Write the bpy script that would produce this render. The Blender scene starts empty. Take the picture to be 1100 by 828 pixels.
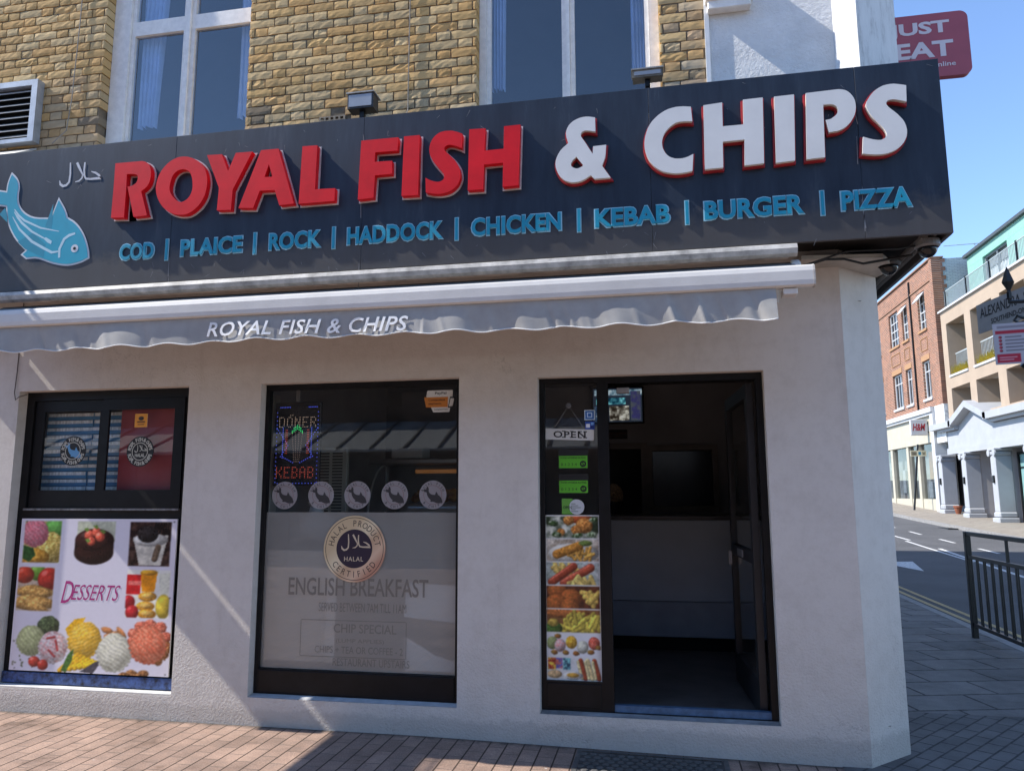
import bpy, math, random
import numpy as np
from mathutils import Vector, Matrix

random.seed(7); RNG = np.random.default_rng(11)
C = bpy.context.scene.collection
SC = bpy.context.scene
R = math.radians

# ------------------------------------------------------------------ camera, sky, sun, exposure
cam = bpy.data.cameras.new('camera'); cam.sensor_width = 36.0; cam.lens = 804.4 / 1100 * 36
cam.clip_start = 0.05; cam.clip_end = 3000
camo = bpy.data.objects.new('camera', cam); C.objects.link(camo)
def cam_matrix(loc, yaw, pitch, roll):
    f = Vector((-math.sin(yaw) * math.cos(pitch), math.cos(yaw) * math.cos(pitch), math.sin(pitch)))
    r = Vector((math.cos(yaw), math.sin(yaw), 0)); u = r.cross(f)
    r2 = r * math.cos(roll) + u * math.sin(roll); u2 = u * math.cos(roll) - r * math.sin(roll)
    m = Matrix((r2, u2, -f)).transposed().to_4x4(); m.translation = loc
    return m
camo.matrix_world = cam_matrix(Vector((0, -5.103, 1.6)), R(10.836), R(8.285), R(-0.17))
SC.camera = camo

SUN_DIR = Vector((1.0, 0.12, -1.0)).normalized()          # the way the light travels
w = bpy.data.worlds.new('World'); SC.world = w; w.use_nodes = True
nt = w.node_tree; nt.nodes.clear()
sky = nt.nodes.new('ShaderNodeTexSky'); sky.sky_type = 'NISHITA'; sky.sun_disc = False
sky.sun_elevation = math.asin(-SUN_DIR.z); sky.sun_rotation = math.atan2(-SUN_DIR.x, -SUN_DIR.y) % (2 * math.pi)
sky.air_density = 0.78; sky.dust_density = 0.04; sky.ozone_density = 3.6
bg = nt.nodes.new('ShaderNodeBackground'); bg.inputs['Strength'].default_value = 0.142
wo = nt.nodes.new('ShaderNodeOutputWorld')
nt.links.new(sky.outputs[0], bg.inputs[0]); nt.links.new(bg.outputs[0], wo.inputs[0])
sl = bpy.data.lights.new('sun', 'SUN'); sl.energy = 3.2; sl.angle = R(0.5); sl.color = (1.0, 0.95, 0.87)
so = bpy.data.objects.new('sun', sl); C.objects.link(so)
so.rotation_euler = SUN_DIR.to_track_quat('-Z', 'Y').to_euler(); so.location = (-20, -4, 22)
vs = SC.view_settings
vs.view_transform = 'Standard'; vs.look = 'None'; vs.gamma = 1.0; vs.use_curve_mapping = False; vs.exposure = 1.36
SC.cycles.max_bounces = 8; SC.cycles.transparent_max_bounces = 16

# ------------------------------------------------------------------ helpers
def lin(c):
    return tuple((x / 12.92 if x <= 0.04045 else ((x + 0.055) / 1.055) ** 2.4) for x in c)
def s8(r, g, b): return lin((r / 255, g / 255, b / 255))

class MB:
    """collects shapes, in world coordinates, into one mesh"""
    def __init__(self): self.v = []; self.f = []; self.c = None
    def add(self, vs, fs):
        n = len(self.v); self.v += [tuple(p) for p in vs]; self.f += [tuple(i + n for i in f) for f in fs]; return self
    def box(self, x0, x1, y0, y1, z0, z1):
        return self.add([(x0,y0,z0),(x1,y0,z0),(x1,y1,z0),(x0,y1,z0),(x0,y0,z1),(x1,y0,z1),(x1,y1,z1),(x0,y1,z1)],
                 [(0,3,2,1),(4,5,6,7),(0,1,5,4),(1,2,6,5),(2,3,7,6),(3,0,4,7)])
    def bbox(self, x0, x1, y0, y1, z0, z1, b=0.004):
        """box with chamfered edges"""
        X = (x0, x1); Y = (y0, y1); Z = (z0, z1); vs = []; idx = {}
        for i in (0, 1):
            for j in (0, 1):
                for k in (0, 1):
                    p = (X[i], Y[j], Z[k]); s = (1 - 2*i, 1 - 2*j, 1 - 2*k)
                    for a in range(3):
                        q = [p[t] + (s[t] * b if t != a else 0) for t in range(3)]
                        idx[(i, j, k, a)] = len(vs); vs.append(q)
        fs = []
        for a in range(3):
            o = [t for t in range(3) if t != a]
            for side in (0, 1):
                ring = []
                for (m, n) in ((0,0),(1,0),(1,1),(0,1)):
                    key = [0,0,0]; key[a] = side; key[o[0]] = m; key[o[1]] = n
                    ring.append(idx[(key[0], key[1], key[2], a)])
                fs.append(ring)
        for a in range(3):       # edges along axis a
            o = [t for t in range(3) if t != a]
            for m in (0, 1):
                for n in (0, 1):
                    k0 = [0,0,0]; k1 = [0,0,0]; k0[a] = 0; k1[a] = 1
                    for kk in (k0, k1): kk[o[0]] = m; kk[o[1]] = n
                    fs.append([idx[(*k0, o[0])], idx[(*k1, o[0])], idx[(*k1, o[1])], idx[(*k0, o[1])]])
        for i in (0, 1):
            for j in (0, 1):
                for k in (0, 1): fs.append([idx[(i,j,k,0)], idx[(i,j,k,1)], idx[(i,j,k,2)]])
        return self.add(vs, fs)
    def quad(self, a, b, c, d): return self.add([a, b, c, d], [(0, 1, 2, 3)])
    def planprism(self, pts, z0, z1):
        """polygon in plan (x, y) raised from z0 to z1"""
        n = len(pts); vs = [(x, y, z0) for x, y in pts] + [(x, y, z1) for x, y in pts]
        fs = [tuple(range(n))[::-1], tuple(range(n, 2*n))] + [(i, (i+1) % n, n + (i+1) % n, n + i) for i in range(n)]
        return self.add(vs, fs)
    def xprism(self, pts, x0, x1):
        """profile in (y, z) drawn out from x0 to x1"""
        n = len(pts); vs = [(x0, y, z) for y, z in pts] + [(x1, y, z) for y, z in pts]
        fs = [tuple(range(n)), tuple(range(n, 2*n))[::-1]] + [(i, n + i, n + (i+1) % n, (i+1) % n) for i in range(n)]
        return self.add(vs, fs)
    def yprism(self, pts, y0, y1):
        n = len(pts); vs = [(x, y0, z) for x, z in pts] + [(x, y1, z) for x, z in pts]
        fs = [tuple(range(n)), tuple(range(n, 2*n))[::-1]] + [(i, n + i, n + (i+1) % n, (i+1) % n) for i in range(n)]
        return self.add(vs, fs)
    def tube(self, pts, r, n=8, cap=True):
        pts = [Vector(p) for p in pts]; rs = r if isinstance(r, (list, tuple)) else [r] * len(pts)
        base = len(self.v); prev = None
        for i, p in enumerate(pts):
            d = (pts[min(i+1, len(pts)-1)] - pts[max(i-1, 0)]).normalized()
            a = prev if prev is not None else (Vector((0,0,1)) if abs(d.z) < 0.9 else Vector((1,0,0)))
            a = (a - d * a.dot(d)).normalized(); prev = a; b = d.cross(a)
            for k in range(n):
                t = 2 * math.pi * k / n; self.v.append(tuple(p + (a * math.cos(t) + b * math.sin(t)) * rs[i]))
        for i in range(len(pts) - 1):
            for k in range(n):
                self.f.append((base+i*n+k, base+i*n+(k+1) % n, base+(i+1)*n+(k+1) % n, base+(i+1)*n+k))
        if cap:
            self.f.append(tuple(base + k for k in range(n))[::-1]); self.f.append(tuple(base+(len(pts)-1)*n+k for k in range(n)))
        return self
    def lathe(self, prof, c, n=20, axis='z', sq=1):
        """profile (r, h) turned about an axis through c"""
        base = len(self.v)
        for r, h in prof:
            for k in range(n):
                t = 2 * math.pi * k / n; a, b = r * math.cos(t), r * math.sin(t)
                self.v.append({'z': (c[0]+a, c[1]+b, c[2]+h), 'y': (c[0]+a, c[1]+h, c[2]+b), 'x': (c[0]+h, c[1]+a, c[2]+b)}[axis])
        for i in range(len(prof) - 1):
            for k in range(n): self.f.append((base+i*n+k, base+i*n+(k+1) % n, base+(i+1)*n+(k+1) % n, base+(i+1)*n+k))
        self.f.append(tuple(base+k for k in range(n))[::-1]); self.f.append(tuple(base+(len(prof)-1)*n+k for k in range(n)))
        return self
    def disc(self, x, z, r, y, n=28, th=0.002):
        return self.yprism([(x + r*math.cos(2*math.pi*k/n), z + r*math.sin(2*math.pi*k/n)) for k in range(n)], y - th, y)
    def ring(self, x, z, r0, r1, y, n=36, th=0.002):
        for k in range(n):
            t0, t1 = 2*math.pi*k/n, 2*math.pi*(k+1)/n
            p = [(x+r*math.cos(t), z+r*math.sin(t)) for r, t in ((r0,t0),(r1,t0),(r1,t1),(r0,t1))]
            self.add([(a, y-th, b) for a, b in p], [(0,1,2,3)])
        return self
    def mesh(self, me, o=(0,0,0)):
        return self.add([(v.co.x+o[0], v.co.y+o[1], v.co.z+o[2]) for v in me.vertices], [tuple(p.vertices) for p in me.polygons])

ORG = {}
def link(name, me, mat=None, parent=None):
    o = bpy.data.objects.new(name, me); C.objects.link(o)
    if parent is not None: o.parent = parent; ORG[o.name] = ORG[parent.name]
    else: ORG[o.name] = Vector((0,0,0))
    if mat is not None and me is not None: me.materials.append(mat)
    return o
def part(name, mb, mat, parent=None, smooth=False, fix=True, label=None):
    org = ORG[parent.name] if parent is not None else Vector((0,0,0))
    me = bpy.data.meshes.new(name)
    me.from_pydata([(v[0]-org.x, v[1]-org.y, v[2]-org.z) for v in mb.v], [], mb.f); me.validate()
    if mb.c is not None:
        at = me.color_attributes.new('col', 'FLOAT_COLOR', 'POINT')
        at.data.foreach_set('color', np.array(mb.c, dtype=np.float32).ravel())
    if fix:
        import bmesh
        b = bmesh.new(); b.from_mesh(me); bmesh.ops.recalc_face_normals(b, faces=b.faces); b.to_mesh(me); b.free()
    if smooth:
        me.polygons.foreach_set('use_smooth', [True] * len(me.polygons))
    o = link(name, me, mat, parent)
    if label: o['label'] = label
    return o
def tag(o, label, cat, group=None):
    o['label'] = label; o['category'] = cat
    if group: o['group'] = group
    return o
def thing(name, loc, label, cat, group=None):
    o = bpy.data.objects.new(name, None); o.empty_display_size = 0.2; o.location = loc; C.objects.link(o)
    ORG[o.name] = Vector(loc); return tag(o, label, cat, group)
def solo(name, mb, mat, label, cat, group=None, **k):
    """a thing that is one mesh; its origin goes to its base"""
    xs = np.array(mb.v); base = Vector(((xs[:,0].min()+xs[:,0].max())/2, (xs[:,1].min()+xs[:,1].max())/2, xs[:,2].min()))
    mb.v = [(v[0]-base.x, v[1]-base.y, v[2]-base.z) for v in mb.v]
    o = part(name, mb, mat, None, **k); o.location = base; ORG[o.name] = base
    return tag(o, label, cat, group)
def structure(name, mb, mat, **k):
    o = part(name, mb, mat, None, **k); o['kind'] = 'structure'; return o
def copy_tree(o, parent=None):
    c = o.copy(); C.objects.link(c); ORG[c.name] = ORG[o.name]
    if parent is not None: c.parent = parent
    for ch in list(o.children): copy_tree(ch, c)
    return c

# ---- outlines
def offset_loop(p, d):
    """parallel outline of a closed loop of (x, z); d > 0 grows a counter-clockwise loop"""
    n = len(p); out = []
    area = sum(p[i][0]*p[(i+1)%n][1] - p[(i+1)%n][0]*p[i][1] for i in range(n))
    sg = 1 if area > 0 else -1
    for i in range(n):
        a, b, c = np.array(p[i-1]), np.array(p[i]), np.array(p[(i+1) % n])
        e0, e1 = b - a, c - b
        e0 = e0/(np.linalg.norm(e0)+1e-9); e1 = e1/(np.linalg.norm(e1)+1e-9)
        n0, n1 = np.array((e0[1], -e0[0])), np.array((e1[1], -e1[0]))
        m = n0 + n1; L = np.linalg.norm(m); m = m/L if L > 1e-6 else n0
        k = 1 / max(0.5, m.dot(n0)); out.append(tuple(b + m * d * k * sg))
    return out
def curve_mesh(loops, half):
    """filled flat outline with holes, thickness 2*half, standing in the x-z plane, front towards -y"""
    cu = bpy.data.curves.new('outline', 'CURVE'); cu.dimensions = '2D'; cu.fill_mode = 'BOTH'; cu.extrude = half
    for L in loops:
        s = cu.splines.new('POLY'); s.points.add(len(L) - 1); s.use_cyclic_u = True
        for i, q in enumerate(L): s.points[i].co = (q[0], q[1], 0, 1)
    return _bake(cu)
def _bake(cu):
    o = bpy.data.objects.new('tmp', cu); C.objects.link(o)
    dg = bpy.context.evaluated_depsgraph_get(); dg.update()
    me = bpy.data.meshes.new_from_object(o.evaluated_get(dg))
    bpy.data.objects.remove(o); bpy.data.curves.remove(cu)
    me.transform(Matrix(((1,0,0,0),(0,0,-1,0),(0,1,0,0),(0,0,0,1))))
    return me
def outline(loops, y, depth):
    return MB().mesh(curve_mesh(loops, depth/2), (0, y + depth/2, 0))
def text_raw(body, bold=0.0, ext=0.0, shear=0.0, space=1.0):
    cu = bpy.data.curves.new('text', 'FONT'); cu.body = body; cu.size = 1.0; cu.offset = bold; cu.extrude = ext
    cu.shear = shear; cu.space_character = space; cu.resolution_u = 3; cu.align_x = 'LEFT'
    return _bake(cu)
def text(body, x0, z0, wd, h, y, bold=0.0, th=0.002, shear=0.0, space=1.0):
    """lettering fitted to a box (left, base, width, height) standing in the x-z plane at y"""
    me = text_raw(body, bold, 0.0, shear, space)
    xs = np.array([v.co[:] for v in me.vertices])
    lo, hi = xs.min(0), xs.max(0)
    sx = (wd / (hi[0]-lo[0])) if wd else h / (hi[2]-lo[2]); sz = h / (hi[2]-lo[2])
    m = MB(); off = 0
    m.add([((p[0]-lo[0])*sx + x0, y, (p[2]-lo[2])*sz + z0) for p in xs], [tuple(p.vertices) for p in me.polygons])
    bpy.data.meshes.remove(me)
    if th:
        n = len(m.v); fr = [(v[0], v[1]-th, v[2]) for v in m.v]; f0 = list(m.f); m.v += fr
        cnt = {}
        for f in f0:
            for i in range(len(f)):
                e = (f[i], f[(i+1) % len(f)]); k = tuple(sorted(e)); cnt.setdefault(k, []).append(e)
        m.f = [tuple(i+n for i in f) for f in f0] + [(e[0][0], e[0][1], e[0][1]+n, e[0][0]+n) for e in cnt.values() if len(e) == 1]
    return m
def arc_text(m, body, cx, cz, r, h, y, a0, a1, bold=0.0, inward=False, wfac=0.85):
    """letters set along a circle from angle a0 to a1 (degrees, clockwise from the top)"""
    n = len(body)
    for i, ch in enumerate(body):
        if ch == ' ': continue
        a = R(a0 + (a1 - a0) * (i / max(1, n-1)))
        t = text(ch, 0, 0, None, h, 0, bold, 0)
        xs = [v[0] for v in t.v]; c = (min(xs)+max(xs))/2
        ca, sa = math.cos(a), math.sin(a)
        vs = []
        for x, _, z in t.v:
            x = (x - c) * wfac
            if inward: vs.append((cx + r*sa - x*ca - (z-h/2)*sa, y, cz + r*ca + x*sa - (z-h/2)*ca))
            else: vs.append((cx + r*sa + x*ca + (z-h/2)*sa, y, cz + r*ca - x*sa + (z-h/2)*ca))
        m.add(vs, t.f)
    return m
def stroke(m, pts, wd, y):
    """flat pen stroke through (x, z) points with widths"""
    n = len(pts); L = []; Rr = []
    for i in range(n):
        a, b = np.array(pts[max(0,i-1)]), np.array(pts[min(n-1,i+1)]); d = b - a; d = d/(np.linalg.norm(d)+1e-9)
        k = (wd[i] if isinstance(wd, (list, tuple)) else wd)/2; nn = np.array((-d[1], d[0]))*k
        L.append(np.array(pts[i]) + nn); Rr.append(np.array(pts[i]) - nn)
    vs = [(p[0], y, p[1]) for p in L] + [(p[0], y, p[1]) for p in Rr]
    return m.add(vs, [(i, i+1, n+i+1, n+i) for i in range(n-1)])

# ------------------------------------------------------------------ materials
def nodes(name):
    m = bpy.data.materials.new(name); m.use_nodes = True; t = m.node_tree; t.nodes.clear()
    o = t.nodes.new('ShaderNodeOutputMaterial'); b = t.nodes.new('ShaderNodeBsdfPrincipled'); t.links.new(b.outputs[0], o.inputs[0])
    return m, t, b, o
def setin(b, **k):
    for n, v in k.items():
        n = n.replace('_', ' ')
        if n in b.inputs: b.inputs[n].default_value = v
def noise(t, scale, detail=4, rough=0.6, vec=None, stretch=None):
    n = t.nodes.new('ShaderNodeTexNoise'); n.inputs['Scale'].default_value = scale; n.inputs['Detail'].default_value = detail; n.inputs['Roughness'].default_value = rough
    tc = t.nodes.new('ShaderNodeTexCoord')
    if stretch:
        mp = t.nodes.new('ShaderNodeMapping'); mp.inputs['Scale'].default_value = stretch
        t.links.new(tc.outputs['Object'], mp.inputs[0]); t.links.new(mp.outputs[0], n.inputs[0])
    else: t.links.new(tc.outputs['Object'], n.inputs[0])
    return n
def ramp(t, src, stops):
    r = t.nodes.new('ShaderNodeValToRGB'); e = r.color_ramp.elements
    while len(e) > 1: e.remove(e[0])
    e[0].position = stops[0][0]; e[0].color = (*stops[0][1], 1)
    for p, c in stops[1:]:
        q = e.new(p); q.color = (*c, 1)
    t.links.new(src, r.inputs[0]); return r
def mixc(t, fac, a, b, mode='MIX'):
    m = t.nodes.new('ShaderNodeMix'); m.data_type = 'RGBA'; m.blend_type = mode
    for s, v in ((0, fac), (6, a), (7, b)):
        if hasattr(v, 'is_linked') or hasattr(v, 'links'): t.links.new(v, m.inputs[s])
        else: m.inputs[s].default_value = v if s == 0 else (*v, 1)
    return m.outputs[2]
def bump(t, b, h, strength, dist=0.01):
    n = t.nodes.new('ShaderNodeBump'); n.inputs['Strength'].default_value = strength; n.inputs['Distance'].default_value = dist
    t.links.new(h, n.inputs['Height']); t.links.new(n.outputs[0], b.inputs['Normal']); return n
def M(name, col, rough=0.6, var=0.12, scale=6, bmp=0.0, bscale=60, metal=0.0, spec=0.5, emit=None, stretch=None, coat=0.0, bdist=0.004):
    m, t, b, o = nodes(name)
    n = noise(t, scale, 5, 0.6, stretch=stretch)
    lo = tuple(c*(1-var) for c in col); hi = tuple(min(1, c*(1+var)) for c in col)
    r = ramp(t, n.outputs[0], [(0.3, lo), (0.7, hi)]); t.links.new(r.outputs[0], b.inputs['Base Color'])
    setin(b, Roughness=rough, Metallic=metal, Specular_IOR_Level=spec, Coat_Weight=coat)
    if emit: setin(b, Emission_Color=(*emit[0], 1), Emission_Strength=emit[1])
    if bmp: bump(t, b, noise(t, bscale, 6, 0.65).outputs[0], bmp, bdist)
    return m
def attr_mat(name, rough=0.5, bmp=0.0, bscale=80, spec=0.5, coat=0.0, emit=0.0):
    m, t, b, o = nodes(name)
    a = t.nodes.new('ShaderNodeVertexColor'); a.layer_name = 'col'
    t.links.new(a.outputs[0], b.inputs['Base Color']); setin(b, Roughness=rough, Specular_IOR_Level=spec, Coat_Weight=coat, Coat_Roughness=0.15)
    if emit: t.links.new(a.outputs[0], b.inputs['Emission Color']); setin(b, Emission_Strength=emit)
    if bmp: bump(t, b, noise(t, bscale, 6, 0.65).outputs[0], bmp, 0.004)
    return m
def glass(name, ior=1.5, tint=(1,1,1), rough=0.0, wave=0.0, wscale=3, dirt=0.0):
    m, t, b, o = nodes(name); t.nodes.remove(b)
    tr = t.nodes.new('ShaderNodeBsdfTransparent'); tr.inputs[0].default_value = (*tint, 1)
    gl = t.nodes.new('ShaderNodeBsdfGlossy'); gl.inputs['Roughness'].default_value = rough
    fr = t.nodes.new('ShaderNodeFresnel'); 
    # a thin sheet reflects the same from both sides
    ge = t.nodes.new('ShaderNodeNewGeometry'); sel = t.nodes.new('ShaderNodeMapRange'); sel.inputs[3].default_value = ior; sel.inputs[4].default_value = 1.0/ior
    t.links.new(ge.outputs['Backfacing'], sel.inputs[0]); t.links.new(sel.outputs[0], fr.inputs[0])
    mx = t.nodes.new('ShaderNodeMixShader'); t.links.new(fr.outputs[0], mx.inputs[0]); t.links.new(tr.outputs[0], mx.inputs[1]); t.links.new(gl.outputs[0], mx.inputs[2])
    if wave:
        bn = t.nodes.new('ShaderNodeBump'); bn.inputs['Strength'].default_value = wave; bn.inputs['Distance'].default_value = 0.02
        t.links.new(noise(t, wscale, 2).outputs[0], bn.inputs['Height']); t.links.new(bn.outputs[0], gl.inputs['Normal'])
    last = mx
    if dirt:
        df = t.nodes.new('ShaderNodeBsdfDiffuse'); df.inputs[0].default_value = (0.6, 0.58, 0.55, 1)
        m2 = t.nodes.new('ShaderNodeMixShader'); r = ramp(t, noise(t, 5, 6, 0.7).outputs[0], [(0.35, (0,0,0)), (0.9, (dirt,)*3)])
        t.links.new(r.outputs[0], m2.inputs[0]); t.links.new(mx.outputs[0], m2.inputs[1]); t.links.new(df.outputs[0], m2.inputs[2]); last = m2
    t.links.new(last.outputs[0], o.inputs[0]); return m
def brick_mat(name, c1, c2, mortar, bw, bh, ms=0.01, axes='xz', bmp=0.5, rough=0.85, off=0.5, var=0.25, dirt=None, rot=0.0, gum=None):
    m, t, b, o = nodes(name)
    tc = t.nodes.new('ShaderNodeTexCoord'); sep = t.nodes.new('ShaderNodeSeparateXYZ'); cmb = t.nodes.new('ShaderNodeCombineXYZ')
    if rot:
        vr = t.nodes.new('ShaderNodeMapping'); vr.inputs['Rotation'].default_value = (0, 0, rot)
        t.links.new(tc.outputs['Object'], vr.inputs[0]); t.links.new(vr.outputs[0], sep.inputs[0])
    else: t.links.new(tc.outputs['Object'], sep.inputs[0])
    for i, a in enumerate(axes): t.links.new(sep.outputs['xyz'.index(a)], cmb.inputs[i])
    br = t.nodes.new('ShaderNodeTexBrick'); br.offset = off
    br.inputs['Color1'].default_value = (*c1, 1); br.inputs['Color2'].default_value = (*c2, 1); br.inputs['Mortar'].default_value = (*mortar, 1)
    br.inputs['Scale'].default_value = 1.0; br.inputs['Mortar Size'].default_value = ms; br.inputs['Mortar Smooth'].default_value = 0.2
    br.inputs['Brick Width'].default_value = bw; br.inputs['Row Height'].default_value = bh
    t.links.new(cmb.outputs[0], br.inputs[0])
    n = noise(t, 2.2, 6, 0.7); r = ramp(t, n.outputs[0], [(0.3, (1-var,)*3), (0.7, (1+var*0.6,)*3)])
    col = mixc(t, 1.0, br.outputs[0], r.outputs[0], 'MULTIPLY')
    if dirt:
        n2 = noise(t, 14, 5, 0.7); r2 = ramp(t, n2.outputs[0], [(0.45, (0,0,0)), (0.75, (0.55,)*3)])
        col = mixc(t, r2.outputs[0], col, dirt)
    if gum:
        vo = t.nodes.new('ShaderNodeTexVoronoi'); vo.inputs['Scale'].default_value = gum[0]; vo.inputs['Randomness'].default_value = 1.0
        t.links.new(tc.outputs['Object'], vo.inputs['Vector']); sz = t.nodes.new('ShaderNodeMath'); sz.operation = 'MULTIPLY_ADD'; sz.inputs[1].default_value = 0.5
        n9 = noise(t, 60, 2); t.links.new(n9.outputs[0], sz.inputs[0]); dd = t.nodes.new('ShaderNodeMath'); dd.operation = 'MULTIPLY'; dd.inputs[1].default_value = 4.0
        t.links.new(vo.outputs['Distance'], dd.inputs[0]); t.links.new(dd.outputs[0], sz.inputs[2])
        rg = ramp(t, sz.outputs[0], [(gum[1], (0.75,)*3), (gum[1]+0.06, (0,0,0))]); col = mixc(t, rg.outputs[0], col, gum[2])
    n3 = noise(t, 160, 3, 0.7); r3 = ramp(t, n3.outputs[0], [(0.3, (0.8,)*3), (0.7, (1.15,)*3)])
    col = mixc(t, 1.0, col, r3.outputs[0], 'MULTIPLY')
    t.links.new(col, b.inputs['Base Color']); setin(b, Roughness=rough, Specular_IOR_Level=0.3)
    ad = t.nodes.new('ShaderNodeMath'); ad.operation = 'MULTIPLY_ADD'; ad.inputs[1].default_value = -1.0
    t.links.new(br.outputs['Fac'], ad.inputs[0])
    sc = t.nodes.new('ShaderNodeMath'); sc.operation = 'MULTIPLY'; sc.inputs[1].default_value = 0.5; t.links.new(n3.outputs[0], sc.inputs[0]); t.links.new(sc.outputs[0], ad.inputs[2])
    bump(t, b, ad.outputs[0], bmp, 0.006)
    return m

# ------------------------------------------------------------------ printed pictures (flat prints, painted per vertex)
def vnoise(h, w_, cell, seed):
    rg = np.random.default_rng(seed); out = np.zeros((h, w_)); amp = 1; tot = 0
    for o in range(4):
        c = max(1.5, cell / 2**o); gh, gw = int(h/c)+3, int(w_/c)+3; g = rg.random((gh, gw))
        yy = np.arange(h)/c; xx = np.arange(w_)/c; y0 = yy.astype(int); x0 = xx.astype(int)
        fy = (yy-y0)[:,None]; fx = (xx-x0)[None,:]; fy = fy*fy*(3-2*fy); fx = fx*fx*(3-2*fx)
        out += amp*((g[y0][:,x0]*(1-fy)+g[y0+1][:,x0]*fy)*(1-fx)+(g[y0][:,x0+1]*(1-fy)+g[y0+1][:,x0+1]*fy)*fx); tot += amp; amp *= 0.55
    return out/tot
class Print:
    """a printed picture; units are the picture's own, colours sRGB 0-255"""
    def __init__(self, W, H, res, bgc=(255,255,255)):
        self.nx, self.ny = int(W*res), int(H*res); self.W, self.H = W, H
        self.X, self.Y = np.meshgrid((np.arange(self.nx)+.5)*W/self.nx, (np.arange(self.ny)+.5)*H/self.ny)
        self.a = np.ones((self.ny, self.nx, 3))*np.array(bgc, float); self.seed = 1; self.res = res; self.clip = None
    def nz(self, cell):
        self.seed += 1; return vnoise(self.ny, self.nx, cell*self.res, self.seed)
    def put(self, mask, col):
        if self.clip is not None: mask = mask*self.clip
        mask = np.clip(mask, 0, 1)[..., None]; self.a = self.a*(1-mask) + np.clip(col, 0, 255)*mask
    def soft(self, d): return np.clip(d*self.res + 0.5, 0, 1)
    def rect(self, x0, y0, x1, y1, col, tex=0.0, cell=10, col2=None):
        m = self.soft(np.minimum(np.minimum(self.X-x0, x1-self.X), np.minimum(self.Y-y0, y1-self.Y)))
        n = self.nz(cell)[..., None] if (tex or col2) else 0.5
        c = np.array(col, float)*np.ones_like(self.a)
        if col2: k = np.clip((n-0.35)/0.3, 0, 1); c = c*(1-k)+np.array(col2, float)*k
        self.put(m, c*(1+tex*(n-0.5)*2)); return m
    def window(self, x0, y0, x1, y1):
        self.clip = self.soft(np.minimum(np.minimum(self.X-x0, x1-self.X), np.minimum(self.Y-y0, y1-self.Y)))
    def ball(self, cx, cy, rx, ry, col, tex=0.25, cell=4, col2=None, ang=0.0, gloss=0.0, wob=0.0, amb=0.6):
        ca, sa = math.cos(ang), math.sin(ang); dx, dy = self.X-cx, self.Y-cy
        u, v = (dx*ca+dy*sa)/rx, (-dx*sa+dy*ca)/ry
        d = np.sqrt(u*u+v*v)
        if wob: d = d*(1+wob*(self.nz(max(rx, ry)*0.5)-0.5)*2)
        z = np.sqrt(np.clip(1-d*d, 0, 1)); lit = np.clip(-0.45*u-0.55*v+0.72*z, 0, 1)
        n = self.nz(cell)[..., None]; c = np.array(col, float)*np.ones_like(self.a)
        if col2: k = 0.65*np.clip((n-0.36)/0.34, 0, 1); c = c*(1-k)+np.array(col2, float)*k
        c = c*(amb+(1.15-amb)*lit[..., None])*(1+tex*(n-0.5)*2)
        if gloss: c = c+gloss*255*np.clip((lit-0.93)/0.07, 0, 1)[..., None]
        self.put(self.soft((1-d)*min(rx, ry)), c)
    def scoop(self, cx, cy, rx, ry, col, col2, ang=0.6, wob=0.10, seedk=0):
        """a scoop of ice cream: rough dragged surface and a ragged skirt"""
        ca, sa = math.cos(ang), math.sin(ang)
        for k in range(26):
            t = 2*math.pi*k/26; q = 1.0 if math.sin(t) > -0.2 else 0.92
            self.ball(cx+rx*q*math.cos(t)*0.97, cy+ry*q*math.sin(t)*0.97, rx*(.10+.07*((k*7+seedk) % 5)/5), ry*(.08+.06*((k*3+seedk) % 4)/4), tuple(c*(.86+.05*(k % 3)) for c in col), .2, 3, amb=.75)
        u = (self.X-cx)*ca+(self.Y-cy)*sa; v = -(self.X-cx)*sa+(self.Y-cy)*ca
        r0 = np.random.default_rng(self.seed+seedk); fine = self.nz(2.6); wide = self.nz(max(rx, ry)*.5)
        st = 0.5+0.5*np.sin(v*0.42+6*wide+1.2*np.sin(u*0.09)); tex = (0.45*st+0.55*fine-0.5)
        dx, dy = (self.X-cx)/rx, (self.Y-cy)/ry; d = np.sqrt(dx*dx+dy*dy)*(1+wob*(wide-0.5)*2); z = np.sqrt(np.clip(1-d*d, 0, 1))
        lit = np.clip(-0.35*dx-0.5*dy+0.72*z, 0, 1); k = np.clip((self.nz(7)-.42)/.2, 0, 1)[..., None]
        c = (np.array(col, float)*(1-.6*k)+np.array(col2, float)*.6*k)*(0.74+0.36*lit[..., None])*(1+0.34*tex[..., None])
        self.put(self.soft((1-d)*min(rx, ry)), c)
    def cap(self, x0, y0, x1, y1, r, col, tex=0.2, cell=3, amb=0.6, gloss=0.0):
        dx, dy = x1-x0, y1-y0; L2 = dx*dx+dy*dy+1e-9
        t = np.clip(((self.X-x0)*dx+(self.Y-y0)*dy)/L2, 0, 1); ex, ey = self.X-x0-t*dx, self.Y-y0-t*dy
        d = np.hypot(ex, ey)/r; z = np.sqrt(np.clip(1-d*d, 0, 1)); lit = np.clip((-0.4*ex-0.6*ey)/r+0.7*z, 0, 1)
        n = self.nz(cell)[..., None]; c = np.array(col, float)*(amb+(1.15-amb)*lit[..., None])*(1+tex*(n-0.5)*2)
        if gloss: c = c+gloss*255*np.clip((lit-0.92)/0.08, 0, 1)[..., None]
        self.put(self.soft((1-d)*r), c)
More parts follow.
